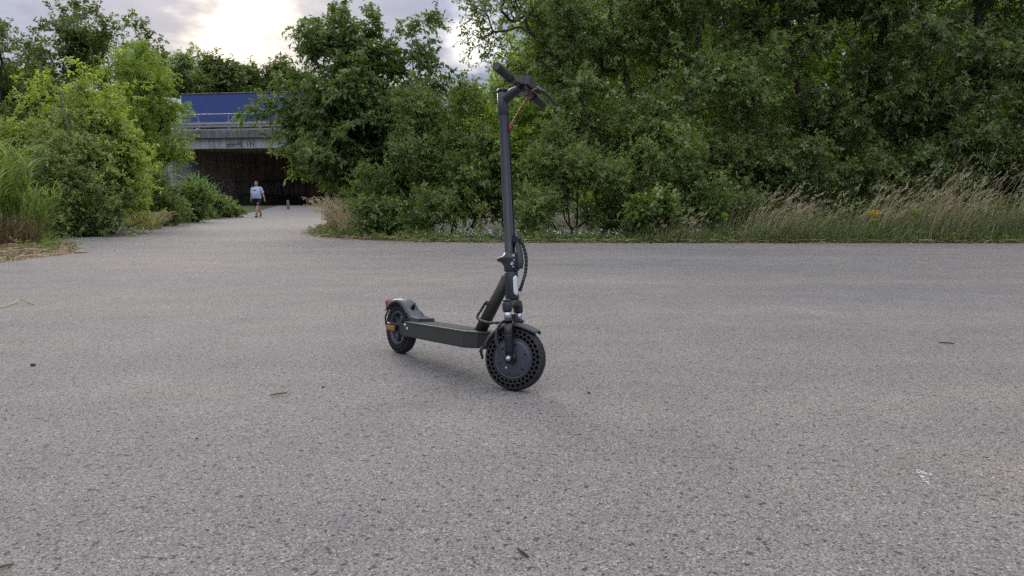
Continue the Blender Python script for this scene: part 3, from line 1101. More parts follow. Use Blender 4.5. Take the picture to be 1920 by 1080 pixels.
# arms and hands
arms = {-1: [(-0.20, 0.0, 1.42), (-0.275, 0.03, 1.16), (-0.285, -0.03, 0.93)], 1: [(0.20, 0.0, 1.42), (0.295, 0.06, 1.15), (0.375, 0.02, 0.92)]}
for e, a in arms.items():
    capsule_chain(b, a, [0.062, 0.047, 0.034])
    w = Vector(a[2]); d = (w - Vector(a[1])).normalized()
    hc = w + d * 0.07
    b.ball(hc, (0.022, 0.042, 0.050))
    for k, (oy, ln) in enumerate(((-0.030, 0.060), (-0.010, 0.070), (0.010, 0.066), (0.028, 0.052))):
        s0 = hc + d * 0.035 + Vector((0, oy, 0))
        s1 = s0 + d * ln * 0.55 + Vector((-e * 0.006, 0, 0))
        s2 = s1 + d * ln * 0.4 + Vector((-e * 0.020, 0, 0))
        capsule_chain(b, [s0, s1, s2], [0.0115, 0.010, 0.009], 8)
    t0 = hc + Vector((0, -0.036, 0.02))
    capsule_chain(b, [t0, t0 + Vector((-e * 0.008, -0.022, -0.028)), t0 + Vector((-e * 0.012, -0.022, -0.056))], [0.013, 0.011, 0.009], 8)
body = remeshed(b, 'body', M['skin'], man, 0.0085)
def ell(cx, cy, z, rx, ry, n=28, sq=2.4):
    o = []
    for k in range(n):
        w = 2 * math.pi * k / n
        c_, s_ = math.cos(w), math.sin(w)
        o.append(Vector((cx + rx * abs(c_) ** (2 / sq) * (1 if c_ > 0 else -1), cy + ry * abs(s_) ** (2 / sq) * (1 if s_ > 0 else -1), z)))
    return o
mb = MB().loft([ell(0, -0.02, 0.93, 0.222, 0.185), ell(0, -0.03, 1.05, 0.225, 0.205), ell(0, -0.035, 1.16, 0.222, 0.212), ell(0, -0.02, 1.28, 0.222, 0.180), ell(0, -0.01, 1.38, 0.228, 0.145),
                ell(0, 0.0, 1.455, 0.190, 0.110), ell(0, 0.0, 1.495, 0.120, 0.092), ell(0, 0.0, 1.512, 0.082, 0.078)], (False, False))
for e in (-1, 1):
    s, m, _ = [Vector(p) for p in arms[e]]
    d = (m - s).normalized()
    mb.tube([s - d * 0.03 + Vector((-e * 0.05, 0, 0.0)), s + d * 0.02, s + d * 0.10, s + d * 0.235], [0.085, 0.092, 0.086, 0.084], 16, cap=False)
sh = mb.build('t_shirt', M['shirt'], man)
pm = MB()
for cx, cz, rx, rz in ((-0.045, 1.335, 0.058, 0.026), (0.03, 1.325, 0.05, 0.022), (-0.005, 1.30, 0.035, 0.02), (0.055, 1.285, 0.02, 0.014), (-0.06, 1.315, 0.03, 0.02)):
    pm.ball((cx, -0.196 + 0.02, cz), (rx, 0.020, rz), 10, 6)
pm.build('print', M['dark_print'], sh)
mb = MB().loft([ell(0, -0.005, 0.965, 0.200, 0.165), ell(0, 0.0, 0.90, 0.205, 0.160), ell(0, 0.0, 0.80, 0.205, 0.150)], (True, True))
for e, top, knee in ((1, Vector((0.10, 0.0, 0.90)), Vector((0.088, -0.085, 0.60))), (-1, Vector((-0.10, 0.0, 0.90)), Vector((-0.075, 0.045, 0.58)))):
    mb.tube([top, top.lerp(knee, 0.5), knee], [0.125, 0.120, 0.112], 18, cap=True)
shorts = mb.build('shorts', M['shorts'], man)
MB().box((0.13, -0.195, 0.70), (0.07, 0.004, 0.04), Matrix.Rotation(R(-15), 3, 'Y')).build('print', M['white_paint'], shorts)
for nm, ank, toe in (('shoe', Vector((0.055, -0.215, 0.045)), Vector((0.058, -0.385, 0.040))), ('shoe', Vector((-0.02, 0.43, 0.12)), Vector((-0.02, 0.355, 0.030)))):
    mb = MB()
    capsule_chain(mb, [ank + Vector((0, 0.03, 0)), ank.lerp(toe, 0.5), toe], [0.050, 0.050, 0.040], 12)
    d = (toe - ank)
    o = remeshed(mb, nm, M['shoe'], man, 0.012)
mb = MB().tube([(0.056, -0.225, 0.10), (0.056, -0.215, 0.155)], [0.052, 0.054], 14)
mb.build('sock', M['shorts'], man)
mb = MB()
rr = []
for z, r1, r2 in ((1.70, 0.081, 0.098), (1.74, 0.077, 0.093), (1.770, 0.058, 0.07), (1.786, 0.028, 0.034)):
    rr.append([Vector((-0.015 + r1 * math.cos(2 * math.pi * k / 20), 0.0 + r2 * math.sin(2 * math.pi * k / 20), z)) for k in range(20)])
mb.loft(rr, (False, True)).build('hair', M['hair'], man)
for e in (-1, 1):
    MB().ball((-0.018 + e * 0.030, -0.104, 1.682), (0.010, 0.006, 0.006), 8, 6).build('eye', M['dark_print'], man)
MB().ball((-0.020, -0.110, 1.615), (0.024, 0.006, 0.005), 8, 6).build('mouth', M['red_sleeve'], man)
w = Vector(arms[1][2])
MB().tube([w + Vector((-0.008, 0, 0.04)), w + Vector((0.0, 0, 0.015))], 0.041, 14).build('wrist_watch', M['shoe'], man)

# ------------------------------------------------------------------ electric scooter
# frame of the scooter: x forward, y to the rider's left, z up, origin under the front axle
WB, RW = 0.942, 0.1275
RAKE, STEER = 0.1948, 0.5230
scooter = empty('electric_scooter', (0.004, 2.988, 0.0), label='black electric scooter parked alone on its stand in the middle of the asphalt', cat='electric scooter')
scooter.rotation_euler = Matrix.Rotation(-0.928, 3, 'Z').__matmul__(Matrix.Rotation(-0.0870, 3, 'X')).to_euler()
AX = Vector((-math.sin(RAKE), 0, math.cos(RAKE)))
FW = Vector((math.cos(RAKE), 0, math.sin(RAKE)))
A0 = Vector((0, 0, RW))
STEERM = Matrix.Translation(A0) @ Matrix.Rotation(STEER, 4, AX) @ Matrix.Translation(-A0)
# frame along the steering axis: columns forward, left, axis
AXM = Matrix((FW, Vector((0, 1, 0)), AX)).transposed()


def sx(s, y=0.0, f=0.0):
    """point on the steering axis: s along it, y to the left, f forward"""
    return A0 + AX * s + Vector((0, y, 0)) + FW * f


def steered(mb):
    return mb.xform(STEERM)


def tyre_mesh(c, half=0.029, r_in=0.083, rows=31):
    """solid tyre with two rows of round holes in each sidewall and slanted tread bars"""
    mb = MB()
    r_out = RW
    radii = [0.0855, 0.0998, 0.1148]
    def lat(r):
        return half - 0.0035 * abs((r - 0.098) / 0.016) ** 2.0
    def P(r, a, y):
        return Vector((r * math.cos(a), y, r * math.sin(a))) + Vector(c)
    hole = MB()
    for sgn in (-1, 1):
        for row in range(2):
            ra, rb = radii[row], radii[row + 1]
            off = 0.5 * row
            for k in range(rows):
                a0 = 2 * math.pi * (k + off) / rows
                a1 = 2 * math.pi * (k + 1 + off) / rows
                am, rm = (a0 + a1) / 2, (ra + rb) / 2
                ha, hr = (a1 - a0) / 2 * 0.84, (rb - ra) / 2 * 0.88
                sq = [(1, 0), (1, 1), (0, 1), (-1, 1), (-1, 0), (-1, -1), (0, -1), (1, -1)]
                outer = [(rm + (rb - ra) / 2 * v, am + (a1 - a0) / 2 * u) for u, v in sq]
                inner = [(rm + hr * math.sin(i * math.pi / 4), am + ha * math.cos(i * math.pi / 4)) for i in range(8)]
                V = [P(r, a, sgn * lat(r)) for r, a in outer] + [P(r, a, sgn * lat(r)) for r, a in inner]
                mb.add(V, [[i, (i + 1) % 8, 8 + (i + 1) % 8, 8 + i] for i in range(8)], False)
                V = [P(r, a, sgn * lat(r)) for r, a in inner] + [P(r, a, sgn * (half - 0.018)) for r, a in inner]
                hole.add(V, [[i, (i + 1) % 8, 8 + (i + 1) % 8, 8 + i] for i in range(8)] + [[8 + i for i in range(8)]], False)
        prof = [(r_in, sgn * (half - 0.008)), (0.0842, sgn * (half - 0.004)), (radii[0], sgn * lat(radii[0]))]
        mb.lathe(prof, c, n=68)
        prof = [(radii[2], sgn * lat(radii[2])), (0.1185, sgn * (half - 0.0055)), (0.1228, sgn * 0.0185), (0.1258, sgn * 0.011), (0.1266, 0)]
        mb.lathe(prof, c, n=68)
        for k in range(48):       # tread bars
            a = 2 * math.pi * k / 48
            pts = []
            for q, da in ((0.003, 0.0), (0.012, 0.05), (0.0195, 0.085), (0.0235, 0.095)):
                r = np.interp(q, [0, 0.011, 0.0185, 0.0235], [0.1268, 0.1259, 0.1230, 0.1188])
                pts.append((r, a + da, sgn * q))
            for (r, aa, y), (r2, ab, y2) in zip(pts[:-1], pts[1:]):
                w = 0.052
                V = [P(r + 0.0016, aa, y), P(r + 0.0016, aa + w, y), P(r2 + 0.0016, ab + w, y2), P(r2 + 0.0016, ab, y2),
                     P(r - 0.002, aa - 0.008, y), P(r - 0.002, aa + w + 0.008, y), P(r2 - 0.002, ab + w + 0.008, y2), P(r2 - 0.002, ab - 0.008, y2)]
                mb.add(V, [[0, 1, 2, 3], [0, 3, 7, 4], [1, 5, 6, 2], [0, 4, 5, 1], [3, 2, 6, 7]], False)
    return mb, hole


# ---- front wheel with the motor in its hub
fc = (0, 0, RW)
mb = MB().lathe([(0.0, -0.024), (0.083, -0.024), (0.0835, -0.020), (0.0835, 0.020), (0.083, 0.024), (0.0, 0.024)], fc, n=56)
wheel = steered(mb).build('front_wheel', M['hub'], scooter)
tb, hb = tyre_mesh(fc)
steered(tb).build('tyre', M['rubber'], wheel, weld=0.00005)
steered(hb).build('tyre_hole', M['hole'], wheel)
mb = MB()
for sg in (-1, 1):
    mb.lathe([(0.0825, sg * 0.0235), (0.081, sg * 0.0265), (0.077, sg * 0.0268), (0.0755, sg * 0.0255), (0.0735, sg * 0.0255), (0.072, sg * 0.0275), (0.066, sg * 0.0292), (0.030, sg * 0.0325), (0.0, sg * 0.0330)], fc, n=56)
    for k in range(6):          # raised bosses and ribs of the cover
        a = k * math.pi / 3 + 0.45
        mb.lathe([(0.0072, sg * 0.0285), (0.0066, sg * 0.0312), (0.0045, sg * 0.0312), (0.0040, sg * 0.0290)], (0.058 * math.cos(a), 0, RW + 0.058 * math.sin(a)), n=12)
        mb.lathe([(0.0615, sg * 0.0290), (0.0613, sg * 0.0314), (0.0591, sg * 0.0314), (0.0588, sg * 0.0290)], fc, n=10, a0=a + 0.22, a1=a + 0.84)
steered(mb).build('hub_cover', M['hub'], wheel)
for k in range(6):
    a = k * math.pi / 3 + 0.45
    mb = MB().lathe([(0.0054, -0.0298), (0.0052, -0.0316), (0.0018, -0.0316), (0.0016, -0.0290), (0.0, -0.0290)], (0.058 * math.cos(a), 0, RW + 0.058 * math.sin(a)), n=10)
    steered(mb).build('bolt', M['gloss_black'], wheel)
mb = MB().lathe([(0.0052, -0.0305), (0.0050, -0.0316), (0.0, -0.0316)], (-0.020, 0, RW - 0.040), n=14)
steered(mb).build('sticker', M['teal'], wheel)
for sg in (-1, 1):
    mb = MB().lathe([(0.021, sg * 0.032), (0.021, sg * 0.040), (0.016, sg * 0.046), (0.010, sg * 0.046)], fc, n=20)
    mb.lathe([(0.0155, sg * 0.068), (0.0155, sg * 0.074), (0.009, sg * 0.075)], fc, n=20)
    steered(mb).build('axle_cap', M['gloss_black'], wheel)
    mb = MB().lathe([(0.0105, sg * 0.074), (0.0100, sg * 0.079), (0.0055, sg * 0.080), (0.0052, sg * 0.086), (0.0, sg * 0.087)], fc, n=12)
    steered(mb).build('axle_nut', M['steel'], wheel)


def guard(c, a0, a1, r, half, lip, n=26, flare=0.0, y0=0.0):
    """arched mudguard strip round a wheel from angle a0 to a1"""
    rings = []
    for i in range(n + 1):
        q = i / n
        a = a0 + (a1 - a0) * q
        rr = r + flare * max(0, 1 - q * 5) ** 2
        sec = [(-half, -lip), (-half * 0.97, -lip * 0.4), (-half * 0.75, -0.002), (-half * 0.35, 0.003), (half * 0.35, 0.003), (half * 0.75, -0.002), (half * 0.97, -lip * 0.4), (half, -lip),
               (half - 0.003, -lip), (half * 0.92, -lip * 0.4), (half * 0.7, -0.005), (half * 0.3, 0.0), (-half * 0.3, 0.0), (-half * 0.7, -0.005), (-half * 0.92, -lip * 0.4), (-half + 0.003, -lip)]
        w = 1 - 0.28 * max(0, 1 - q * 4) ** 2 - 0.15 * max(0, q * 5 - 4) ** 2
        rings.append([Vector(c) + Vector(((rr + h) * math.cos(a), y * w + y0, (rr + h) * math.sin(a))) for y, h in sec])
    return MB().loft(rings)


g = steered(guard(fc, R(53), R(169), 0.141, 0.036, 0.014, flare=0.008)).build('front_mudguard', M['plastic_grey'], scooter)
mb = MB().box(sx(0.163, 0, 0.0), (0.03, 0.02, 0.03), AXM, 0.003)
steered(mb).build('bracket', M['black_metal'], g)
mb = MB().tube([Vector((-0.139, -0.02, 0.155)), Vector((-0.146, -0.02, 0.135)), Vector((-0.138, -0.02, 0.118)), Vector((-0.133, -0.02, 0.104))], [0.008, 0.007, 0.006, 0.004], 8)
steered(mb).build('bracket', M['gloss_black'], g)

# ---- suspension fork
for sg in (-1, 1):
    mb = MB().tube([sx(0.012, sg * 0.060), sx(0.03, sg * 0.058), sx(0.10, sg * 0.056), sx(0.148, sg * 0.056)], [0.013, 0.0165, 0.0175, 0.0178], 18)
    mb.tube([sx(0.146, sg * 0.056), sx(0.152, sg * 0.056), sx(0.154, sg * 0.056)], [0.0225, 0.0225, 0.0205], 20)
    mb.tube([sx(0.085, sg * 0.056), sx(0.090, sg * 0.056)], [0.0186, 0.0186], 18)
    mb.box(sx(0.005, sg * 0.060), (0.030, 0.011, 0.050), AXM, 0.004)
    leg = steered(mb).build('fork_leg', M['gloss_black'], scooter)
    steered(MB().tube([sx(0.150, sg * 0.056), sx(0.19, sg * 0.056)], 0.0145, 18)).build('stanchion', M['chrome'], leg)
    mb = MB().tube([sx(0.187, sg * 0.056), sx(0.190, sg * 0.056), sx(0.219, sg * 0.056), sx(0.222, sg * 0.056)], [0.0185, 0.0195, 0.0195, 0.0185], 18)
    mb.tube([sx(0.222, sg * 0.056), sx(0.232, sg * 0.056), sx(0.238, sg * 0.056)], [0.0165, 0.0165, 0.008], 16)
    steered(mb).build('fork_cap', M['black_metal'], leg)
mb = MB()
rings = []
for y, w, h, s in ((-0.060, 0.016, 0.010, 0.203), (-0.045, 0.020, 0.013, 0.210), (-0.02, 0.026, 0.016, 0.222), (0, 0.029, 0.018, 0.226), (0.02, 0.026, 0.016, 0.222), (0.045, 0.020, 0.013, 0.210), (0.060, 0.016, 0.010, 0.203)):
    rings.append([sx(s + h * math.sin(k * math.pi / 5), y, w * math.cos(k * math.pi / 5)) for k in range(10)])
mb.loft(rings)
mb.tube([sx(0.215), sx(0.24)], 0.020, 16)
steered(mb).build('fork_crown', M['deck_grey'], scooter)

# ---- frame: head tube, neck, deck
mb = MB().tube([sx(0.236), sx(0.239), sx(0.345), sx(0.349)], [0.0265, 0.0275, 0.0275, 0.0265], 28)
head = mb.build('head_tube', M['black_metal'], scooter)
rp = []
for i, s in enumerate(np.linspace(0.250, 0.332, 11)):
    q = abs(i - 5) / 5
    hw = 0.0105 * math.sqrt(max(0.0, 1 - max(0, (q - 0.72) / 0.28) ** 2)) + 0.0006
    rp.append((s, hw))
mb = MB()
rings = []
for s, hw in rp:
    rings.append([sx(s, hw * c_, 0.0262 + (0.0055 if abs(c_) < 0.9 else 0.002)) for c_ in (-1, -0.7, 0, 0.7, 1)] + [sx(s, hw, 0.020), sx(s, -hw, 0.020)])
mb.loft(rings)
mb.build('reflector', M['reflector'], head)
n0, n1 = Vector((-0.262, 0, 0.195)), Vector((-0.083, 0, 0.455))
mb = MB().tube([n0, n0.lerp(n1, 0.5), n1.lerp(n0, 0.06)], [0.0265, 0.0255, 0.0240], 24)
neck = mb.build('neck_tube', M['deck_grey'], scooter)
mb = MB().tube([n0.lerp(n1, 0.50) + Vector((-0.012, -0.026, 0)), n0.lerp(n1, 0.54) + Vector((-0.012, -0.026, 0))], [0.0075, 0.0075], 10)
mb.build('cable_grommet', M['red_sleeve'], neck)

# deck: box section, rear end square, nose chamfered; outline in plan then two levels
HW = 0.078
plan = [(-0.777, -HW), (-0.258, -HW), (-0.205, -0.048), (-0.185, 0.0), (-0.205, 0.048), (-0.258, HW), (-0.777, HW)]
def zt(x): return float(np.interp(x, [-0.777, -0.25, -0.18], [0.180, 0.205, 0.208]))
def zb(x): return float(np.interp(x, [-0.777, -0.25, -0.18], [0.108, 0.132, 0.139]))
def ring_of(ins, top, dz):
    o = []
    for x, y in plan:
        cx, cy = -0.5, 0.0
        sxx = 1 - ins / 0.28
        syy = 1 - ins / HW
        X = cx + (x - cx) * sxx
        o.append(Vector((X, y * syy, (zt(x) if top else zb(x)) + dz)))
    return o
mb = MB().loft([ring_of(0.012, False, 0.0), ring_of(0.003, False, 0.001), ring_of(0.0, False, 0.006), ring_of(0.0, True, -0.0085), ring_of(0.0, True, -0.008)], smooth=False)
deck = mb.build('deck', M['deck_grey'], scooter)
mb = MB().loft([ring_of(-0.0018, True, -0.0078), ring_of(-0.0022, True, -0.003), ring_of(-0.0008, True, 0.0), ring_of(0.004, True, 0.001)], smooth=False)
mb.build('deck_lid', M['deck_grey'], deck)
gm = [(-0.735, -0.062), (-0.30, -0.062), (-0.28, 0.0), (-0.30, 0.062), (-0.735, 0.062)]
mb = MB().loft([[Vector((x, y, zt(x) + 0.0005)) for x, y in gm], [Vector((x, y, zt(x) + 0.0028)) for x, y in gm]], smooth=False)
mb.build('grip_mat', M['grip_mat'], deck)
for sg in (-1, 1):
    for x, z in ((-0.748, 0.148), (-0.770, 0.163)):
        mb = MB().lathe([(0.0085, sg * 0.0770), (0.0082, sg * 0.0800), (0.0050, sg * 0.0825), (0.0, sg * 0.0830)], (x, 0, z), n=14)
        mb.build('bolt', M['steel'], deck)
    # front edge seam of the battery box
    mb = MB().box((-0.262, sg * (HW - 0.0006), 0.169), (0.0016, 0.0025, 0.060), Matrix.Rotation(R(4), 3, 'Y'))
    mb.build('seam', M['gloss_black'], deck)

# ---- rear wheel, swing arm, guard, lights
rc = (-WB, 0, RW)
mb = MB()
mb.lathe([(0.083, -0.024), (0.0835, -0.018), (0.0835, 0.018), (0.083, 0.024), (0.078, 0.0255), (0.0735, 0.0235), (0.070, 0.012), (0.0695, -0.012), (0.0735, -0.0235), (0.078, -0.0255), (0.083, -0.024)], rc, n=48)
mb.lathe([(0.0, -0.024), (0.022, -0.024), (0.024, -0.018), (0.024, 0.018), (0.022, 0.024), (0.0, 0.024)], rc, n=24)
rwheel = mb.build('rear_wheel', M['hub'], scooter)
for k in range(6):
    a = k * math.pi / 3 + 0.2
    d = Vector((math.cos(a), 0, math.sin(a)))
    e = Vector((-math.sin(a), 0, math.cos(a)))
    sp = MB().loft([[Vector(rc) + d * rr + e * (w * c_) + Vector((0, h * s_, 0)) for c_, s_ in ((1, 1), (-1, 1), (-1, -1), (1, -1))] for rr, w, h in ((0.018, 0.009, 0.014), (0.045, 0.006, 0.011), (0.072, 0.008, 0.012))], smooth=False)
    sp.build('spoke', M['hub'], rwheel)
tb, hb = tyre_mesh(rc)
tb.build('tyre', M['rubber'], rwheel, weld=0.00005)
hb.build('tyre_hole', M['hole'], rwheel)
mb = MB().lathe([(0.0, 0.028), (0.034, 0.028), (0.034, 0.030), (0.0, 0.030)], rc, n=30)
mb.build('brake_disc', M['steel'], rwheel)
for sg in (-1, 1):
    mb = MB()
    mb.box((-0.848, sg * 0.052, 0.136), (0.205, 0.013, 0.040), None, 0.005)
    mb.box((-0.800, sg * 0.058, 0.138), (0.070, 0.020, 0.055), None, 0.005)
    mb.lathe([(0.016, sg * 0.056), (0.015, sg * 0.068), (0.008, sg * 0.070), (0.0, sg * 0.070)], rc, n=16)
    sa = mb.build('swing_arm', M['black_metal'], scooter)
    mb = MB().box((-0.922, sg * 0.0725, 0.131), (0.078, 0.008, 0.026), None, 0.006)
    rfx = mb.build('side_reflector', M['amber'], sa)
    mb = MB().box((-0.925, sg * 0.066, 0.131), (0.098, 0.008, 0.042), None, 0.004)
    mb.build('reflector_holder', M['gloss_black'], sa)
# guard: arch over the wheel, then a sweep down onto the deck
prof = []
for i in range(17):
    a = R(146 - i * 6.4)
    prof.append((-WB + 0.1415 * math.cos(a), RW + 0.1415 * math.sin(a)))
prof += [(-0.812, 0.222), (-0.796, 0.208), (-0.776, 0.202), (-0.735, 0.202)]
rings = []
pv = [Vector((x, 0, z)) for x, z in prof]
for i, p in enumerate(pv):
    dd = (pv[min(i + 1, len(pv) - 1)] - pv[max(i - 1, 0)]).normalized()
    nn = Vector((-dd.z, 0, dd.x))
    if nn.z < 0 and i > 3: nn = -nn
    hw = 0.039 + 0.006 * max(0, (i - 16)) / 4
    lip = 0.016 if i < 18 else 0.020
    sec = [(-hw, -lip), (-hw, -0.006), (-hw * 0.8, 0.001), (-hw * 0.3, 0.004), (hw * 0.3, 0.004), (hw * 0.8, 0.001), (hw, -0.006), (hw, -lip),
           (hw - 0.003, -lip), (hw * 0.75, -0.003), (-hw * 0.75, -0.003), (-hw + 0.003, -lip)]
    rings.append([p + nn * h + Vector((0, y, 0)) for y, h in sec])
rg = MB().loft(rings).build('rear_mudguard', M['plastic_grey'], scooter)
tm = Matrix.Rotation(R(-35), 3, 'Y')
MB().box((-1.060, 0, 0.232), (0.030, 0.060, 0.040), tm, 0.006).build('tail_light', M['red_lens'], rg)
MB().tube([(-0.842, 0, 0.236), (-0.836, 0, 0.252), (-0.826, 0, 0.258)], [0.011, 0.009, 0.008], 10).build('hook', M['gloss_black'], rg)
mb = MB().box((-0.744, 0, 0.186), (0.075, 0.092, 0.034), None, 0.004)
mb.build('guard_foot', M['plastic_grey'], rg)
mb = MB().tube([(-1.055, -0.02, 0.205), (-1.082, -0.02, 0.165), (-1.072, -0.02, 0.125), (-1.05, -0.02, 0.11)], [0.005, 0.005, 0.004, 0.003], 8)
mb.build('guard_stay', M['gloss_black'], rg)
# kick stand on the far side
Bm = scooter.rotation_euler.to_matrix()
foot_l = Bm.inverted() @ (Vector((0, 0, 0)))
yk = 0.165
zk = yk * math.tan(0.0870)
mb = MB().tube([(-0.262, 0.055, 0.135), (-0.235, 0.095, 0.095), (-0.190, yk, zk + 0.006)], [0.009, 0.0085, 0.008], 12)
mb.box((-0.262, 0.050, 0.132), (0.05, 0.03, 0.02), None, 0.003)
mb.build('kickstand', M['black_metal'], scooter)

# ---- folding joint and stem
mb = MB()
rings = []
def oval(s, rb, rf, w):
    return [sx(s, w * math.sin(k * math.pi / 12), (rf if math.cos(k * math.pi / 12) > 0 else rb) * math.cos(k * math.pi / 12)) for k in range(24)]
for s, rb, rf, w in ((0.350, 0.026, 0.030, 0.0265), (0.356, 0.028, 0.036, 0.0285), (0.375, 0.029, 0.040, 0.0295), (0.390, 0.040, 0.040, 0.031), (0.397, 0.056, 0.040, 0.033), (0.403, 0.060, 0.040, 0.034),
                     (0.410, 0.058, 0.038, 0.033), (0.414, 0.040, 0.034, 0.031), (0.418, 0.029, 0.030, 0.028), (0.428, 0.026, 0.026, 0.026)):
    rings.append(oval(s, rb, rf, w))
mb.loft(rings)
joint = steered(mb).build('folding_joint', M['black_metal'], scooter)
for s, f, r in ((0.411, 0.026, 0.0055), (0.379, 0.018, 0.0065), (0.393, 0.027, 0.0032), (0.366, 0.022, 0.0032)):
    mb = MB()
    c = sx(s, 0, f)
    y0 = -0.0262 if f > 0.022 else -0.0285
    mb.lathe([(r, y0 + 0.004), (r, y0 - 0.003), (r * 0.55, y0 - 0.0036), (r * 0.5, y0 - 0.001), (0, y0 - 0.001)], c, n=12)
    steered(mb).build('bolt', M['steel'], joint)
mb = MB()
lp = [(0.360, 0.040), (0.385, 0.043), (0.42, 0.042), (0.46, 0.036), (0.490, 0.034), (0.502, 0.032)]
rings = []
for i, (s, f) in enumerate(lp):
    w = (0.017, 0.020, 0.019, 0.016, 0.017, 0.010)[i]
    h = (0.010, 0.013, 0.011, 0.009, 0.010, 0.005)[i]
    rings.append([sx(s, w * math.sin(k * math.pi / 6), f + h * math.cos(k * math.pi / 6)) for k in range(12)])
mb.loft(rings)
lever = steered(mb).build('folding_lever', M['plastic_grey'], scooter)
mb = MB().tube([sx(0.478, -0.019, 0.034), sx(0.478, 0.019, 0.034)], 0.0125, 14)
steered(mb).build('pivot', M['gloss_black'], lever)
mb = MB().tube([sx(0.455, -0.010, 0.022), sx(0.478, -0.012, 0.020), sx(0.485, -0.012, 0.030)], [0.004, 0.004, 0.004], 8)
steered(mb).build('latch', M['gloss_black'], lever)
mb = MB().tube([sx(0.424), sx(0.426), sx(1.005), sx(1.010)], [0.0225, 0.0215, 0.0208, 0.0208], 28)
stem = steered(mb).build('stem', M['black_metal'], scooter)
# goose neck: continues the stem, then sweeps forward to the bar
mb = MB().tube([sx(1.000), sx(1.003), sx(1.006), sx(1.094), sx(1.0965)], [0.0208, 0.0218, 0.0228, 0.0228, 0.0215], 28)
pts = [(1.056, -0.002, 0.010), (1.060, 0.001, 0.0175), (1.068, 0.009, 0.0222), (1.078, 0.024, 0.0222), (1.088, 0.042, 0.0205), (1.096, 0.062, 0.0190), (1.103, 0.086, 0.0180)]
cen = [sx(s, 0, f) for s, f, a in pts]
rings = []
for i, (s, f, a) in enumerate(pts):
    d = (cen[min(i + 1, len(cen) - 1)] - cen[max(0, i - 1)]).normalized()
    n = d.cross(Vector((0, 1, 0))).normalized()
    rings.append([cen[i] + n * a * math.cos(k * math.pi / 12) + Vector((0, a * math.sin(k * math.pi / 12), 0)) for k in range(24)])
mb.loft(rings)
steered(mb).build('goose_neck', M['black_metal'], stem)
steered(MB().tube([sx(1.0968), sx(1.0985), sx(1.0995), sx(1.110), sx(1.113)], [0.0205, 0.0205, 0.0228, 0.0228, 0.0205], 24)).build('stem_cap', M['gloss_black'], stem)

# ---- handlebar and what is on it
BS, BF = 1.107, 0.086
def bp(y, ds=0.0, df=0.0): return sx(BS + ds, y, BF + df)
bar = steered(MB().tube([bp(-0.245), bp(0.245)], 0.0112, 18)).build('handlebar', M['gloss_black'], scooter)
for sg in (-1, 1):
    mb = MB().tube([bp(sg * 0.122), bp(sg * 0.125), bp(sg * 0.247), bp(sg * 0.253)], [0.0165, 0.0172, 0.0178, 0.0168], 24)
    gr = steered(mb).build('grip', M['rubber'], scooter)
    mb = MB().tube([bp(sg * 0.127), bp(sg * 0.131)], [0.0186, 0.0186], 24)
    steered(mb).build('grip_ring', M['gloss_black'], gr)
    mb = MB().tube([bp(sg * 0.2525), bp(sg * 0.2545)], [0.0140, 0.0132], 24)
    steered(mb).build('end_cap', M['plastic_grey'], gr)
    if sg < 0:
        mb = MB().tube([bp(-0.095), bp(-0.098), bp(-0.120)], [0.0175, 0.0188, 0.0188], 24)
        mb.box(bp(-0.105, 0.0, -0.022), (0.020, 0.014, 0.014), AXM, 0.004)
        steered(mb).build('throttle', M['plastic_grey'], gr)
Tm = AXM @ Matrix.Rotation(R(14), 3, 'Y')
mb = MB().box(bp(0.006, 0.018, 0.022), (0.048, 0.066, 0.036), Tm, 0.003)
disp = steered(mb).build('display_unit', M['plastic_grey'], scooter)
mb = MB().box(bp(0.006, 0.0375, 0.017), (0.040, 0.056, 0.0030), Tm, 0.001)
steered(mb).build('screen', M['glass'], disp)
mb = MB().box(bp(-0.0272, 0.018, 0.020), (0.0016, 0.0012, 0.036), Tm)
mb.box(bp(0.010, -0.012, 0.010), (0.040, 0.060, 0.026), AXM, 0.006)
steered(mb).build('clamp', M['gloss_black'], disp)
mb = MB().tube([bp(0.060), bp(0.098)], 0.0185, 18)
mb.box(bp(0.085, 0.010, 0.020), (0.034, 0.034, 0.024), AXM, 0.006)
brk = steered(mb).build('brake_lever', M['gloss_black'], scooter)
lv = [bp(0.085, 0.008, 0.036), bp(0.115, 0.006, 0.052), bp(0.150, 0.000, 0.058), bp(0.190, -0.010, 0.062), bp(0.222, -0.018, 0.068), bp(0.236, -0.020, 0.071)]
mb = MB().tube(lv, [0.011, 0.0105, 0.0085, 0.0075, 0.0072, 0.0060], 10)
steered(mb).build('lever_blade', M['black_metal'], brk)
mb = MB().tube([bp(0.108), bp(0.120)], 0.0150, 16)
mb.tube([bp(0.115, 0.006, 0.006), bp(0.122, 0.014, 0.026)], [0.008, 0.007], 10)
bell = steered(mb).build('bell', M['gloss_black'], scooter)
q = Matrix.Translation(bp(0.122, 0.014, 0.026)) @ AXM.to_4x4()
mb = MB().lathe([(0.0, -0.001), (0.0175, 0.0), (0.0180, 0.007), (0.0165, 0.013), (0.012, 0.019), (0.006, 0.022), (0.0, 0.0228)], (0, 0, 0), 'Z', 20).xform(q)
steered(mb).build('bell_dome', M['gloss_black'], bell)
q2 = Matrix.Translation(bp(0.122, 0.0175, 0.026)) @ AXM.to_4x4()
mb = MB().lathe([(0.0182, 0.0), (0.0187, 0.001), (0.0187, 0.003), (0.0182, 0.004)], (0, 0, 0), 'Z', 20).xform(q2)
steered(mb).build('bell_ring', M['chrome'], bell)


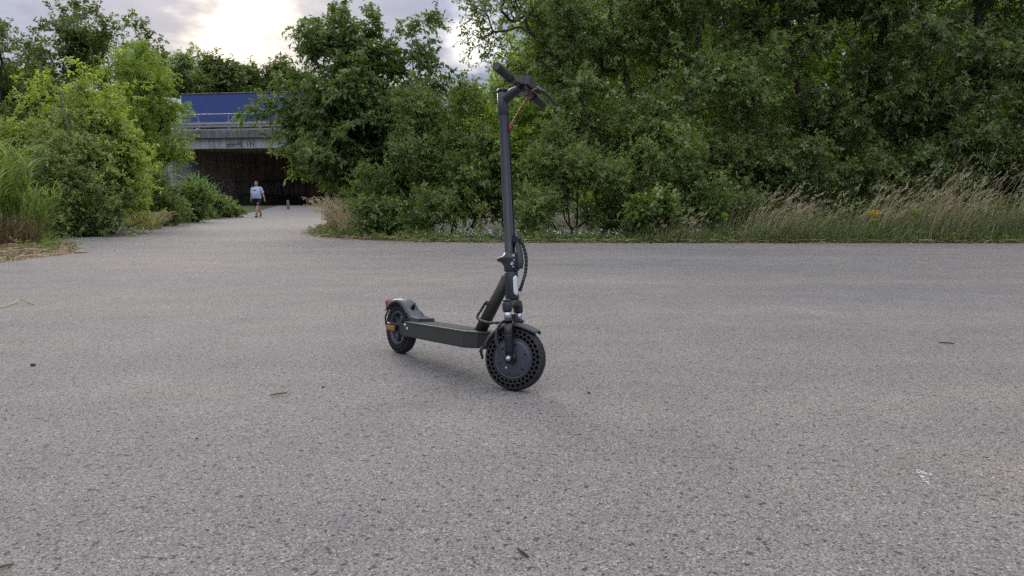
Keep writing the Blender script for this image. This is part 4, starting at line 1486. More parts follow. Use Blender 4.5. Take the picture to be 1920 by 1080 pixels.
def spline(pts, n=8):
    pts = [Vector(p) for p in pts]
    o = []
    for i in range(len(pts) - 1):
        p0, p1, p2, p3 = pts[max(0, i - 1)], pts[i], pts[i + 1], pts[min(len(pts) - 1, i + 2)]
        for k in range(n):
            u = k / n
            o.append(0.5 * ((2 * p1) + (p2 - p0) * u + (2 * p0 - 5 * p1 + 4 * p2 - p3) * u * u + (3 * p1 - p0 - 3 * p2 + p3) * u ** 3))
    o.append(pts[-1])
    return o


# brake cable in a red sleeve, from the lever down into the stem
bc = [bp(0.088, 0.004, 0.036), bp(0.064, 0.006, 0.040), bp(0.040, -0.012, 0.030), bp(0.020, -0.060, 0.000), sx(0.985, 0.008, 0.046), sx(0.950, 0.002, 0.030), sx(0.930, 0.0, 0.0215)]
cab = spline(bc)
c1 = steered(MB().tube(cab, 0.0032, 8)).build('brake_cable', M['red_sleeve'], scooter)
steered(MB().tube([sx(0.962, 0, 0.0285), sx(0.928, 0, 0.0235)], [0.0060, 0.0066], 10)).build('cable_ferrule', M['red_sleeve'], c1)
steered(MB().tube([sx(1.0, 0, 0.0222), sx(0.97, 0, 0.0222), sx(0.45, 0, 0.0225)], 0.0022, 6)).build('cable_seam', M['gloss_black'], c1)


def wrapped(pts, r, name, mat):
    """a cable in a spiral wrap: ribbed tube"""
    q = spline(pts, 14)
    return MB().tube(q, [r * (1.0 + 0.13 * (1 if (i // 2) % 2 else -1)) for i in range(len(q))], 10)


wp = [STEERM @ sx(0.475, 0.0, 0.046), STEERM @ sx(0.45, 0.008, 0.056), STEERM @ sx(0.40, 0.012, 0.064), STEERM @ sx(0.345, 0.012, 0.058), sx(0.305, 0.022, 0.046), sx(0.270, 0.020, 0.026)]
wrapped(wp, 0.0068, 'c', None).build('wrapped_cable', M['cable'], scooter)
wp = [n0.lerp(n1, 0.53) + Vector((-0.010, -0.028, 0.004)), n0.lerp(n1, 0.50) + Vector((-0.012, -0.034, 0.006)), n0.lerp(n1, 0.40) + Vector((-0.014, -0.038, 0.002)), n0.lerp(n1, 0.27) + Vector((0.004, -0.052, 0.0)),
      Vector((-0.115, -0.062, 0.258)), STEERM @ Vector((-0.045, -0.040, 0.266))]
wrapped(wp, 0.0055, 'c', None).build('wrapped_cable', M['cable'], scooter)
wp = [sx(0.15, -0.035, -0.03), sx(0.12, -0.062, -0.045), sx(0.075, -0.074, -0.046), sx(0.035, -0.076, -0.032), sx(0.010, -0.078, -0.012), sx(0.0, -0.076, 0.0)]
steered(wrapped(wp, 0.0055, 'c', None)).build('wrapped_cable', M['cable'], scooter)

# ------------------------------------------------------------------ trees and shrubs
def gp(px, Y):
    p = at(px, 400, Y)
    return np.array([p[0], Y, gz(Y) - 0.05])


# the open-crowned tree left of the scooter
b_ = gp(700, 20.0)
plant('plum_tree', 'tree', 'open-crowned tree with drooping leaves and a high right shoot beside the underpass mouth', b_,
      [stem_to(b_, at(692, 370, 20), at(676, 260, 20), at(655, 130, 20)), stem_to(b_ + [0.1, 0, 0], at(705, 360, 20.2), at(742, 230, 20.3), at(775, 130, 20.3)), stem_to(b_ - [0.1, 0, 0], at(660, 350, 19.8), at(590, 260, 19.6))],
      [E(675, 240, 105, 85, 20, 1.6), E(690, 180, 80, 80, 20, 1.3), E(650, 105, 52, 62, 20, 0.9), E(750, 150, 45, 50, 20, 0.8), E(600, 225, 48, 32, 19.7, 0.8), E(655, 280, 50, 34, 19.5, 0.9), E(745, 290, 85, 80, 20, 1.3), E(700, 330, 50, 42, 19.6, 0.9)],
      560, 'leaf_plum', 5, 15, 0.36, 0.135, 0.060, seed=11, lr=0.36, per=7, shell=0.2, gaps=0.7, grav=0.75, spread=0.6, up=0.05, scatter=0.10, flat=0.45,
      extra=[at(x, y, 20 + d) for x, y, d in ((640, 12, 0), (622, 35, .2), (690, 14, -.2), (704, 40, .1), (660, 60, 0), (598, 55, 0), (590, 85, .3), (645, 30, 0), (806, 30, .2), (814, 44, .1), (790, 40, .2), (770, 62, .2), (808, 88, .3), (800, 118, .2),
                                              (756, 60, 0), (730, 80, 0), (482, 207, -.4), (463, 212, -.4), (505, 214, -.4), (524, 205, -.3), (500, 190, -.2), (520, 250, -.3), (575, 262, -.3), (612, 300, -.4), (638, 330, -.4), (592, 282, -.4), (555, 165, 0), (545, 120, 0), (567, 150, 0))], r0=0.0065)

# the big fine-leaved trees behind the road on the right
b_ = gp(1170, 18.6)
plant('willow_tree', 'tree', 'big fine-leaved grey-green tree reaching over the scooter handlebar to the sky gap', b_,
      [stem_to(b_, at(1170, 330, 18.6), at(1190, 200, 18.5), at(1150, 60, 18.5), at(1130, -100, 18.5)), stem_to(b_ + [0.2, 0.1, 0], at(1200, 300, 18.7), at(1290, 140, 18.6), at(1330, 0, 18.6)), stem_to(b_ - [0.2, 0, 0], at(1140, 280, 18.4), at(1060, 130, 18.3), at(985, 40, 18.3))],
      [E(1140, 150, 170, 120, 18.3, 1.9), E(1025, 75, 78, 80, 18.4, 1.3), E(1290, 100, 170, 130, 18.5, 2.0), E(1110, 0, 170, 110, 18.5, 2.0), E(1280, -120, 220, 140, 18.7, 2.2), E(1040, -130, 120, 90, 18.6, 1.6), E(1130, 260, 120, 60, 17.8, 1.2), E(1330, 200, 150, 90, 17.8, 1.4)],
      640, 'leaf_willow', 5, 15, 0.36, 0.105, 0.046, seed=21, r0=0.010, shell=0.35, gaps=0.3, grav=0.4, spread=0.75, up=0.2, scatter=0.14, flat=0.5,
      extra=[at(x, y, 18.4) for x, y in ((872, 6), (890, 12), (905, 0), (915, 30), (884, 62), (900, 72), (925, 60), (930, 100), (905, 105), (940, 20), (950, -10), (960, 120))])
b_ = gp(1540, 20.2)
plant('willow_tree', 'tree', 'dark fine-leaved tree standing behind the middle of the tall dry grass', b_,
      [stem_to(b_, at(1530, 330, 20.2), at(1500, 180, 20.2), at(1470, 0, 20.2), at(1460, -120, 20.2)), stem_to(b_ + [0.2, 0.2, 0], at(1580, 300, 20.4), at(1640, 130, 20.3), at(1680, -60, 20.3))],
      [E(1500, 130, 170, 130, 19.6, 1.9), E(1630, 60, 150, 120, 20, 1.9), E(1480, -60, 190, 130, 20, 2.1), E(1680, -120, 170, 130, 20.2, 2.0), E(1560, 240, 140, 80, 19.4, 1.5)],
      520, 'leaf_dark', 5, 14, 0.38, 0.125, 0.052, r0=0.009, seed=22, shell=0.35, gaps=0.35, grav=0.3, spread=0.75, up=0.2, scatter=0.15, flat=0.55)
b_ = gp(1830, 19.6)
plant('willow_tree', 'tree', 'dark leafy tree above the tallest dry grass at the right edge', b_,
      [stem_to(b_, at(1830, 330, 19.6), at(1850, 180, 19.6), at(1830, 0, 19.6), at(1820, -120, 19.6)), stem_to(b_ - [0.2, 0, 0], at(1790, 290, 19.7), at(1740, 150, 19.6), at(1730, 20, 19.6))],
      [E(1780, 130, 140, 120, 19, 1.8), E(1920, 80, 150, 140, 19.4, 1.9), E(1800, -60, 190, 130, 19.6, 2.0), E(1850, 230, 150, 70, 18.8, 1.4), E(1990, 180, 110, 120, 19.4, 1.7), E(1960, -130, 150, 110, 19.8, 1.8)],
      500, 'leaf_dark', 5, 14, 0.38, 0.13, 0.052, r0=0.009, seed=23, shell=0.35, gaps=0.35, grav=0.35, spread=0.75, up=0.15, scatter=0.15, flat=0.55)

# second row, closing the wood behind: one tree built, then copied
b_ = gp(1100, 25.5)
back = plant('wood_tree', 'tree', 'green tree seen through the gaps of the big fine-leaved tree right of the handlebar', b_,
             [stem_to(b_, at(1100, 330, 25.5), at(1110, 160, 25.5), at(1090, -60, 25.5))],
             [E(1100, 120, 150, 150, 25.5, 2.4), E(1150, -50, 130, 110, 25.5, 2.2), E(1020, 220, 100, 110, 25, 1.8), E(1190, 240, 110, 120, 25, 1.9), E(1100, 330, 140, 60, 24.6, 1.6)],
             330, 'leaf_fresh', 4, 13, 0.5, 0.16, 0.075, seed=31, shell=0.3, gaps=0.5, up=0.2, scatter=0.2, group='second row of trees in the wood')
for px, Y, rz, sc, lab in ((1330, 26.0, 1.9, 1.08, 'green tree deep in the wood behind the dead-centre of the big fine-leaved tree'), (1560, 26.5, 3.4, 1.15, 'tree deep in the wood behind the dark middle tree'),
                           (1790, 26.0, 5.0, 1.12, 'tree deep in the wood behind the dark tree at the right edge'), (2030, 26.5, 0.8, 1.2, 'tree in the wood at the far right border of the photo')):
    c = copy_tree(back)
    g_ = gp(px, Y)
    c.location = tuple(g_)
    c.rotation_euler = (0, 0, rz)
    c.scale = (sc, sc, sc)
    c['label'] = lab

# the rest of the wood behind, and the far wood beyond the bridge, read as one mass each
r3 = np.random.default_rng(303)
n = 2600
P = np.stack([r3.uniform(1.5, 34, n), r3.uniform(29, 33, n), 10.5 * r3.uniform(0, 1, n) ** 0.8], 1)
P[:, 2] *= np.clip((P[:, 0] + 4.5) / 5, 0.3, 1)
V, F, ti = leaves(r3, P, np.tile([[0, -0.6, 0.5]], (n, 1)), 2, 10, 0.9, 0.34, 0.20, 0.3, 0.8, 0.2, 0.4)
props(quads('wood', V, F, M['leaf_fresh'], None, ti), 'light green mass of the wood behind the trees on the right', 'wood', kind='stuff')
n = 2600
P = np.stack([r3.uniform(-95, 60, n), r3.uniform(104, 116, n), 8.5 * r3.uniform(0, 1, n)], 1)
V, F, ti = leaves(r3, P, np.tile([[0, -0.6, 0.5]], (n, 1)), 2, 8, 2.2, 0.9, 0.5, 0.3, 0.8, 0.2, 1.0)
props(quads('wood', V, F, M['leaf_maple'], None, ti), 'far wood beyond the overpass', 'wood', kind='stuff')

# trees in the gap between the open-crowned tree and the wood
b_ = gp(870, 25)
plant('young_tree', 'tree', 'feathery young tree in the sky gap just left of the handlebar grip', b_, [stem_to(b_, at(870, 300, 25), at(865, 130, 25))],
      [E(868, 205, 45, 45, 25, 1.0), E(866, 165, 18, 30, 25, 0.4), E(900, 265, 75, 60, 25, 1.3), E(830, 280, 60, 70, 25, 1.2)], 190, 'leaf_privet', 4, 13, 0.4, 0.12, 0.05, seed=33, gaps=0.3, up=0.3)
b_ = gp(945, 22)
plant('young_tree', 'tree', 'pale green young tree directly behind the top of the scooter stem', b_, [stem_to(b_, at(945, 320, 22), at(950, 140, 22))],
      [E(940, 180, 45, 50, 22, 1.0), E(985, 150, 60, 60, 22, 1.2), E(960, 270, 90, 80, 21.5, 1.4)], 220, 'leaf_fresh', 4, 13, 0.38, 0.11, 0.05, seed=34, gaps=0.35, up=0.3)

# shrubs along the right verge
def shrub(name, label, px, Y, ells, tips, mat, K, Mn, twig, ll, lw, seed, cat='shrub', nst=5, **kw):
    b_ = gp(px, Y)
    r2 = np.random.default_rng(seed + 500)
    E_ = np.array(ells)
    st = []
    for i in range(nst):
        e = E_[i % len(E_)]
        st.append([tuple(b_ + np.array([r2.normal(0, 0.12), r2.normal(0, 0.12), 0])), tuple(np.array([b_[0], b_[1], 0]) * 0.5 + e[:3] * 0.5 + np.array([0, 0, -e[5] * 0.3]) + r2.normal(0, 0.1, 3)), tuple(e[:3] + np.array([0, 0, e[5] * 0.3]))])
    return plant(name, cat, label, b_, st, ells, tips, mat, K, Mn, twig, ll, lw, seed=seed, r0=0.0035, **kw)


shrub('leafy_shrub', 'dense mid-green shrub at the corner where the path meets the road', 730, 17.4,
      [E(725, 375, 75, 75, 17.0, 0.75), E(790, 330, 70, 95, 17.4, 0.9), E(705, 395, 32, 42, 18.9, 0.5), E(745, 415, 80, 32, 16.4, 0.5)], 330, 'leaf_privet', 5, 14, 0.24, 0.060, 0.032, 41, shell=0.3, gaps=0.5, scatter=0.10, up=0.25)
shrub('leafy_shrub', 'tall bright-topped shrub rising between the corner shrub and the scooter stem', 860, 18.0,
      [E(860, 270, 85, 80, 18.0, 1.1), E(800, 240, 50, 60, 18.4, 0.9), E(900, 340, 70, 80, 17.4, 0.9), E(840, 380, 70, 50, 16.6, 0.6)], 330, 'leaf_privet', 5, 13, 0.28, 0.085, 0.040, 42, shell=0.3, gaps=0.45, scatter=0.11, up=0.25)
shrub('elder_shrub', 'fresh light-green broad-leaved bush right behind the scooter stem', 985, 18.2,
      [E(990, 250, 55, 60, 18.2, 0.9), E(965, 320, 65, 75, 17.6, 0.9), E(1010, 200, 40, 40, 18.6, 0.7)], 210, 'leaf_fresh', 4, 12, 0.30, 0.12, 0.055, 43, shell=0.35, gaps=0.4, up=0.25)
shrub('leafy_shrub', 'wide rounded olive-green bush just right of the scooter stem by the road', 1080, 16.6,
      [E(1060, 345, 80, 90, 16.2, 0.9), E(1130, 330, 80, 100, 16.6, 1.0), E(1100, 255, 80, 50, 16.8, 0.9), E(1010, 400, 45, 45, 15.6, 0.5)], 380, 'leaf_olive', 5, 14, 0.24, 0.055, 0.027, 44, shell=0.3, gaps=0.5, scatter=0.11, up=0.2)
shrub('leafy_shrub', 'dark bush behind the yellow goldenrod flower', 1235, 16.6,
      [E(1220, 340, 80, 90, 16.4, 0.9), E(1290, 370, 70, 60, 16.2, 0.8), E(1240, 260, 80, 50, 17, 0.9)], 300, 'leaf_olive', 5, 13, 0.26, 0.070, 0.032, 45, shell=0.3, gaps=0.45, scatter=0.12, up=0.2)
shrub('broad_weed', 'broad-leaved green weed standing under the yellow goldenrod flower', 1190, 15.0,
      [E(1195, 400, 45, 38, 14.9, 0.35), E(1240, 415, 30, 30, 14.8, 0.3)], 60, 'leaf_privet', 3, 9, 0.24, 0.14, 0.065, 46, cat='plant', nst=6, up=0.3, scatter=0.06)
shrub('leafy_shrub', 'dim green bush behind the left end of the tall dry grass', 1400, 17.4,
      [E(1380, 320, 100, 70, 17.4, 1.0), E(1470, 300, 80, 60, 17.6, 1.0), E(1340, 385, 60, 45, 16.6, 0.6)], 280, 'leaf_dark', 5, 12, 0.3, 0.095, 0.042, 47, shell=0.3, gaps=0.45, up=0.2)
shrub('leafy_shrub', 'low shadowed bush behind the middle of the tall dry grass', 1620, 18.2,
      [E(1600, 320, 110, 60, 18.2, 1.0), E(1700, 330, 90, 55, 18.2, 1.0)], 210, 'leaf_dark', 4, 12, 0.34, 0.11, 0.045, 48, shell=0.3, gaps=0.45, up=0.2)
shrub('leafy_shrub', 'low shadowed bush behind the tallest grass plumes at the right edge', 1860, 18.0,
      [E(1830, 310, 90, 60, 18.0, 1.0), E(1930, 310, 90, 70, 18.0, 1.0)], 210, 'leaf_dark', 4, 12, 0.34, 0.11, 0.045, 49, shell=0.3, gaps=0.45, up=0.2)

# left side
b_ = gp(125, 30)
plant('maple_tree', 'tree', 'tallest tree on the left, its airy top against the bright cloud', b_,
      [stem_to(b_, at(130, 330, 30), at(135, 180, 30), at(138, 30, 30)), stem_to(b_ + [0.2, 0, 0], at(180, 280, 30), at(240, 120, 30)), stem_to(b_ - [0.3, 0, 0], at(100, 280, 30), at(80, 110, 30))],
      [E(140, 170, 95, 75, 30, 2.0), E(135, 80, 62, 50, 30, 1.4), E(248, 115, 42, 48, 30, 1.2), E(60, 150, 50, 70, 30, 1.4), E(210, 190, 60, 60, 30, 1.6), E(100, 270, 90, 70, 29.5, 1.8)],
      420, 'leaf_maple', 4, 12, 0.42, 0.15, 0.085, seed=51, shell=0.35, gaps=0.28, up=0.3, scatter=0.14, flat=0.5,
      extra=[at(x, y, 30) for x, y in ((140, 8), (148, 14), (134, 28), (178, 18), (186, 30), (192, 45), (108, 20), (126, 40), (160, 30), (100, 50), (78, 48), (72, 62), (196, 62), (250, 38), (256, 48), (232, 48), (270, 55), (288, 78), (284, 100), (296, 105), (215, 62))])
b_ = gp(255, 26.5)
plant('maple_tree', 'tree', 'round bright-green tree partly hiding the left end of the blue truck', b_,
      [stem_to(b_, at(252, 330, 26.5), at(250, 230, 26.5), at(245, 110, 26.5)), stem_to(b_ + [0.1, 0, 0], at(275, 300, 26.5), at(315, 200, 26.5))],
      [E(245, 175, 68, 80, 26.5, 1.7), E(285, 215, 42, 66, 26.3, 1.3), E(215, 220, 60, 70, 26, 1.5), E(262, 270, 66, 34, 26, 1.3), E(305, 280, 26, 30, 26, 0.7)],
      420, 'leaf_fresh', 5, 13, 0.30, 0.085, 0.042, seed=52, shell=0.35, gaps=0.38, up=0.2, scatter=0.13,
      extra=[at(x, y, 26.2) for x, y in ((338, 196), (350, 212), (342, 240), (346, 262), (325, 225), (300, 130), (270, 100))])
b_ = gp(5, 25)
plant('maple_tree', 'tree', 'darker tree at the left border of the photo behind the reeds', b_,
      [stem_to(b_, at(5, 300, 25), at(0, 100, 25)), stem_to(b_, at(30, 280, 25), at(50, 140, 25))],
      [E(0, 120, 40, 90, 25, 1.4), E(40, 190, 45, 60, 25, 1.3), E(-60, 180, 70, 120, 25, 1.6), E(10, 270, 80, 70, 24.5, 1.5)],
      260, 'leaf_maple', 4, 12, 0.38, 0.13, 0.06, seed=53, shell=0.35, gaps=0.3, up=0.25, extra=[at(x, y, 25) for x, y in ((4, 42), (8, 60), (28, 118), (44, 78), (60, 95))])
shrub('box_elder', 'yellow-green pointed young tree at the left behind the reeds', 72, 17.6,
      [E(78, 215, 26, 60, 17.6, 0.5), E(70, 300, 52, 70, 17.4, 0.8), E(40, 250, 40, 60, 17.6, 0.6), E(85, 385, 55, 50, 17.0, 0.7)], 230, 'leaf_yellow', 4, 13, 0.26, 0.10, 0.046, 54, cat='tree', up=0.4, gaps=0.45, extra=[at(x, y, 17.6) for x, y in ((77, 148), (79, 160), (74, 172), (40, 168), (45, 185))])
shrub('grey_shrub', 'grey-green small-leaved shrub with bare twigs in its top left of the path', 140, 17.0,
      [E(132, 250, 34, 55, 17, 0.6), E(140, 330, 48, 55, 16.8, 0.7), E(115, 400, 52, 36, 16.3, 0.6), E(165, 375, 40, 40, 16.8, 0.6)], 260, 'leaf_sage', 4, 13, 0.24, 0.072, 0.036, 55, gaps=0.4, up=0.2, bark='bark_grey', lr=0.26)
shrub('ash_shrub', 'fresh green feathery shrub between the grey shrub and the round tree', 205, 18.2,
      [E(185, 250, 28, 55, 18.2, 0.6), E(212, 300, 34, 36, 18.2, 0.6), E(165, 205, 18, 36, 18.4, 0.4), E(215, 355, 40, 36, 18.0, 0.6), E(180, 320, 30, 40, 17.6, 0.6)], 250, 'leaf_yellow', 4, 13, 0.32, 0.115, 0.045, 56, gaps=0.4, up=0.25, cat='shrub', grav=0.5, lr=0.26,
      extra=[at(x, y, 18.0) for x, y in ((238, 270), (236, 285), (160, 150), (155, 165))])
shrub('leafy_shrub', 'low green shrub left of the tan grass tuft on the path edge', 165, 17.2,
      [E(170, 405, 55, 30, 16.9, 0.5), E(215, 400, 40, 28, 18.2, 0.5)], 120, 'leaf_privet', 5, 12, 0.2, 0.06, 0.03, 57, up=0.25, gaps=0.5)
shrub('leafy_shrub', 'rounded dense shrub right of the tan grass tuft on the path edge', 290, 24.0,
      [E(288, 375, 42, 45, 24, 0.8), E(310, 395, 30, 25, 24, 0.6), E(262, 345, 30, 40, 24.5, 0.7)], 230, 'leaf_privet', 5, 13, 0.26, 0.085, 0.042, 58, up=0.25, gaps=0.5)
shrub('leafy_shrub', 'second rounded shrub further along the path before the underpass wall', 342, 29.0,
      [E(342, 372, 34, 38, 29, 0.8), E(360, 385, 22, 25, 29, 0.6)], 190, 'leaf_privet', 5, 12, 0.3, 0.10, 0.05, 59, up=0.25, gaps=0.5)
shrub('green_weeds', 'fresh green weeds beside the path in front of the graffiti wall', 400, 35.5,
      [E(392, 391, 34, 15, 35, 0.8), E(428, 395, 22, 10, 37, 0.7), E(372, 382, 16, 18, 34, 0.6)], 150, 'leaf_privet', 4, 11, 0.30, 0.14, 0.055, 60, cat='plant', nst=7, up=0.5)
shrub('dark_shrub', 'dim shrub under the round tree in front of the pale wing wall', 235, 23.5,
      [E(220, 350, 55, 40, 23.5, 0.9), E(180, 320, 60, 60, 22.5, 1.0), E(120, 330, 80, 80, 21.5, 1.2), E(40, 330, 80, 90, 21.0, 1.2)], 260, 'leaf_maple', 4, 12, 0.34, 0.11, 0.05, 61, up=0.2, gaps=0.5)

# trees beyond the bridge
b_ = gp(440, 90)
far = plant('far_tree', 'tree', 'dark round tree above the middle of the blue truck beyond the bridge', b_, [stem_to(b_, at(440, 250, 90), at(440, 130, 90))],
            [E(440, 155, 45, 36, 90, 3.5), E(420, 130, 26, 24, 90, 2.2), E(440, 215, 60, 50, 90, 4)], 200, 'leaf_maple', 4, 12, 1.0, 0.42, 0.22, seed=71, gaps=0.35, scatter=0.4, group='trees beyond the bridge', shell=0.4)
b_ = gp(365, 88)
plant('far_tree', 'tree', 'feathery tree with upright tips beyond the left half of the blue truck', b_, [stem_to(b_, at(368, 250, 88), at(362, 110, 88))],
      [E(365, 145, 34, 36, 88, 2.6), E(345, 165, 30, 30, 88, 2.4), E(390, 160, 28, 32, 88, 2.4), E(360, 220, 60, 45, 88, 3.5)], 190, 'leaf_olive', 4, 12, 1.1, 0.5, 0.13, seed=72, gaps=0.35, scatter=0.35, up=0.6, group='trees beyond the bridge',
      extra=[at(x, y, 88) for x, y in ((362, 100), (352, 118), (375, 112), (335, 135), (392, 128))])
for px, Y, rz, sc, lab in ((505, 92, 2.0, 1.0, 'dark tree beyond the bridge next to the open-crowned tree'), (575, 95, 4.0, 0.95, 'dark tree beyond the bridge hidden behind the open-crowned tree'), (300, 94, 1.0, 0.95, 'dark tree beyond the bridge left of the truck')):
    c = copy_tree(far)
    c.location = tuple(gp(px, Y)); c.rotation_euler = (0, 0, rz); c.scale = (sc, sc, sc)
    c['label'] = lab

# ------------------------------------------------------------------ reeds and grasses
r5 = np.random.default_rng(5)


def patch(r, n, cx, cy, rx, ry):
    a = r.uniform(0, 2 * np.pi, n)
    q = np.sqrt(r.uniform(0, 1, n))
    return np.stack([cx + rx * q * np.cos(a), cy + ry * q * np.sin(a), np.full(n, -0.03)], 1)


def tuft(name, cat, label, parts, group=None, base=None):
    """a grass or reed clump; parts: (part name, material, V, F, tint)"""
    b0_ = np.array(base)
    root = empty(name, tuple(b0_), label=label, cat=cat, group=group)
    for nm, mt, V, F, ti in parts:
        o = quads(nm, V - b0_, F, M[mt], root, ti)
        o['kind'] = 'stuff'
    return root


# reed bed at the left border
c0 = ground(-12, 462)
B = patch(r5, 150, c0[0] - 0.25, c0[1] + 0.4, 0.52, 0.6)
V1, F1, T1, cen = blades(r5, B, r5.uniform(1.1, 2.2, 150), 0.020, (0.10, -0.05, 0), 0.35, 5, 0.2, 0.5, 0.2)
Bl = np.concatenate([c[r5.integers(0, 150, 260)] for c in cen[2:5]])
V2, F2, T2, _ = blades(r5, Bl, r5.uniform(0.3, 0.65, len(Bl)), 0.042, (0.25, -0.1, 0), 0.9, 5, 0.5, 0.6, 0.28)
Vg, Fg, Tg = join([(V1, F1, T1), (V2, F2, T2)])
Bd = patch(r5, 900, c0[0] - 0.1, c0[1] + 0.3, 0.66, 0.55)
V3, F3, T3, _ = blades(r5, Bd, r5.uniform(0.25, 0.85, 900), 0.012, (0.25, -0.15, 0), 0.6, 4, 0.5, 0.28, 0.2)
tuft('reed_clump', 'reeds', 'tall green reeds over brown dead stalks at the left border', [('reed_leaves', 'reed_green', Vg, Fg, Tg), ('dead_stalks', 'straw', V3, F3, T3)], base=(c0[0], c0[1], 0))
for px, py, n, lab in ((50, 452, 60, 'smaller reed tuft right beside the reed bed at the left border'), (125, 437, 26, 'single young reed plant in front of the grey-green shrub')):
    c1 = ground(px, py)
    B = patch(r5, n, c1[0], c1[1] + 0.4, 0.25, 0.25)
    V1, F1, T1, cen = blades(r5, B, r5.uniform(0.7, 1.3, n), 0.014, (0.25, -0.1, 0), 0.4, 5, 0.3, 0.5, 0.2)
    Bl = np.concatenate([c[r5.integers(0, n, n)] for c in cen[2:5]])
    V2, F2, T2, _ = blades(r5, Bl, r5.uniform(0.3, 0.6, len(Bl)), 0.028, (0.3, -0.15, 0), 0.9, 5, 0.6, 0.65, 0.25)
    Vg, Fg, Tg = join([(V1, F1, T1), (V2, F2, T2)])
    tuft('reed_clump', 'reeds', lab, [('reed_leaves', 'reed_green', Vg, Fg, Tg)], base=(c1[0], c1[1], 0))
# reed plant by the underpass wall
c1 = gp(368, 39)
B = patch(r5, 40, c1[0], 39, 0.7, 0.6)
V1, F1, T1, cen = blades(r5, B, r5.uniform(1.6, 2.6, 40), 0.03, (0.1, -0.1, 0), 0.4, 5, 0.3, 0.5, 0.2)
Bl = np.concatenate([c[r5.integers(0, 40, 60)] for c in cen[2:5]])
V2, F2, T2, _ = blades(r5, Bl, r5.uniform(0.5, 0.9, len(Bl)), 0.06, (0.2, -0.1, 0), 0.7, 5, 0.6, 0.6, 0.25)
Vg, Fg, Tg = join([(V1, F1, T1), (V2, F2, T2)])
tuft('reed_clump', 'reeds', 'tall reed plant against the graffiti at the left end of the underpass wall', [('reed_leaves', 'leaf_bluish', Vg, Fg, Tg)], base=(c1[0], 39.0, 0))

# tan dry tuft on the left edge of the path
c1 = ground(238, 431)
B = patch(r5, 650, c1[0] + 0.1, c1[1] + 0.6, 0.55, 0.5)
V1, F1, T1, cen = blades(r5, B, r5.uniform(0.4, 0.85, 650), 0.010, (0.25, -0.2, 0), 0.9, 5, 0.5, 0.5, 0.25)
Vp, Fp, Tp = plumes(r5, [c[:300] for c in cen], 8, 0.05, 0.012)
tuft('dry_grass_tuft', 'grass tuft', 'tan dry grass tuft arching over the left edge of the path', [('blades', 'dry_grass', V1, F1, T1), ('seed_heads', 'seed_head', Vp, Fp, Tp)], base=(c1[0], c1[1], 0))
# pale tuft at the corner by the underpass
c1 = ground(645, 438)
B = np.concatenate([patch(r5, 420, c1[0] - 0.12, c1[1] + 0.5, 0.38, 0.6), patch(r5, 300, c1[0] + 0.42, c1[1] - 0.7, 0.40, 0.4)])
n_ = len(B)
V1, F1, T1, cen = blades(r5, B, r5.uniform(0.5, 1.25, n_), 0.012, (-0.26, -0.1, 0), 0.7, 5, 0.32, 0.75, 0.2)
Vp, Fp, Tp = plumes(r5, [c[:420] for c in cen], 14, 0.06, 0.014, tmean=0.9)
B = patch(r5, 500, c1[0] + 0.1, c1[1] + 0.0, 0.5, 0.6)
V2, F2, T2, _ = blades(r5, B, r5.uniform(0.2, 0.5, 500), 0.012, (-0.1, -0.1, 0), 0.6, 4, 0.4, 0.7, 0.2)
tuft('dry_grass_tuft', 'grass tuft', 'pale straw-coloured grass tuft at the corner of path and road', [('blades', 'dry_grass', V1, F1, T1), ('seed_heads', 'seed_head', Vp, Fp, Tp), ('green_blades', 'green_grass', V2, F2, T2)], base=(c1[0], c1[1], 0))

# tall dry grass along the right verge
xs = [2.6, 3.4, 5.0, 9.0, 14.0]
parts_s, parts_b, parts_g = [], [], []
nt = 64
TC = scatter_poly(r5, nt, xs, [14.5, 14.4, 14.35, 14.3, 14.3], [15.2, 16.0, 16.6, 16.8, 16.8])
th = np.interp(TC[:, 0], [2.6, 4, 7, 9.5, 14], [0.75, 1.15, 1.5, 2.05, 1.95]) * r5.uniform(0.62, 1.15, nt)
ta = r5.normal(0, 0.10, (nt, 2))


def tussock(n, sd, lo, hi, w, lean, bend, segs, wob, tm, tv):
    k = r5.integers(0, nt, n)
    B = TC[k] + np.stack([r5.normal(0, sd, n), r5.normal(0, sd, n), np.zeros(n)], 1)
    B[:, 1] = np.maximum(B[:, 1], 14.12 + r5.uniform(0, 0.1, n))
    V, F, T, cen = blades(r5, B, th[k] * r5.uniform(lo, hi, n), w, lean, bend * r5.uniform(0.6, 1.3, n), segs, wob, tm, tv)
    return V, F, T, cen


V1, F1, T1, cen = tussock(1250, 0.22, 0.55, 1.12, 0.007, (0.44, -0.02, 0), 0.78, 7, 0.13, 0.5, 0.22)
sel = r5.uniform(0, 1, 1250) < 0.8
Vp, Fp, Tp = plumes(r5, [c[sel] for c in cen], 20, 0.045, 0.010, tmean=0.55)
V2, F2, T2, _ = tussock(10500, 0.38, 0.22, 0.66, 0.011, (0.30, -0.12, 0), 1.0, 5, 0.42, 0.40, 0.26)
nb = 4200
B = scatter_poly(r5, nb, xs, [14.2, 14.15, 14.12, 14.1, 14.1], [15.0, 15.8, 16.0, 16.0, 16.0])
V4, F4, T4, _ = blades(r5, B, r5.uniform(0.12, 0.50, nb), 0.0085, (0.25, -0.12, 0), 0.9, 5, 0.42, 0.42, 0.26)
V2, F2, T2 = join([(V2, F2, T2), (V4, F4, T4)])
V3, F3, T3, _ = tussock(2200, 0.30, 0.3, 0.78, 0.0075, (0.42, -0.10, 0), 0.95, 6, 0.34, 0.42, 0.22)
Vd, Fd, Td = join([(V1, F1, T1), (V3, F3, T3)])
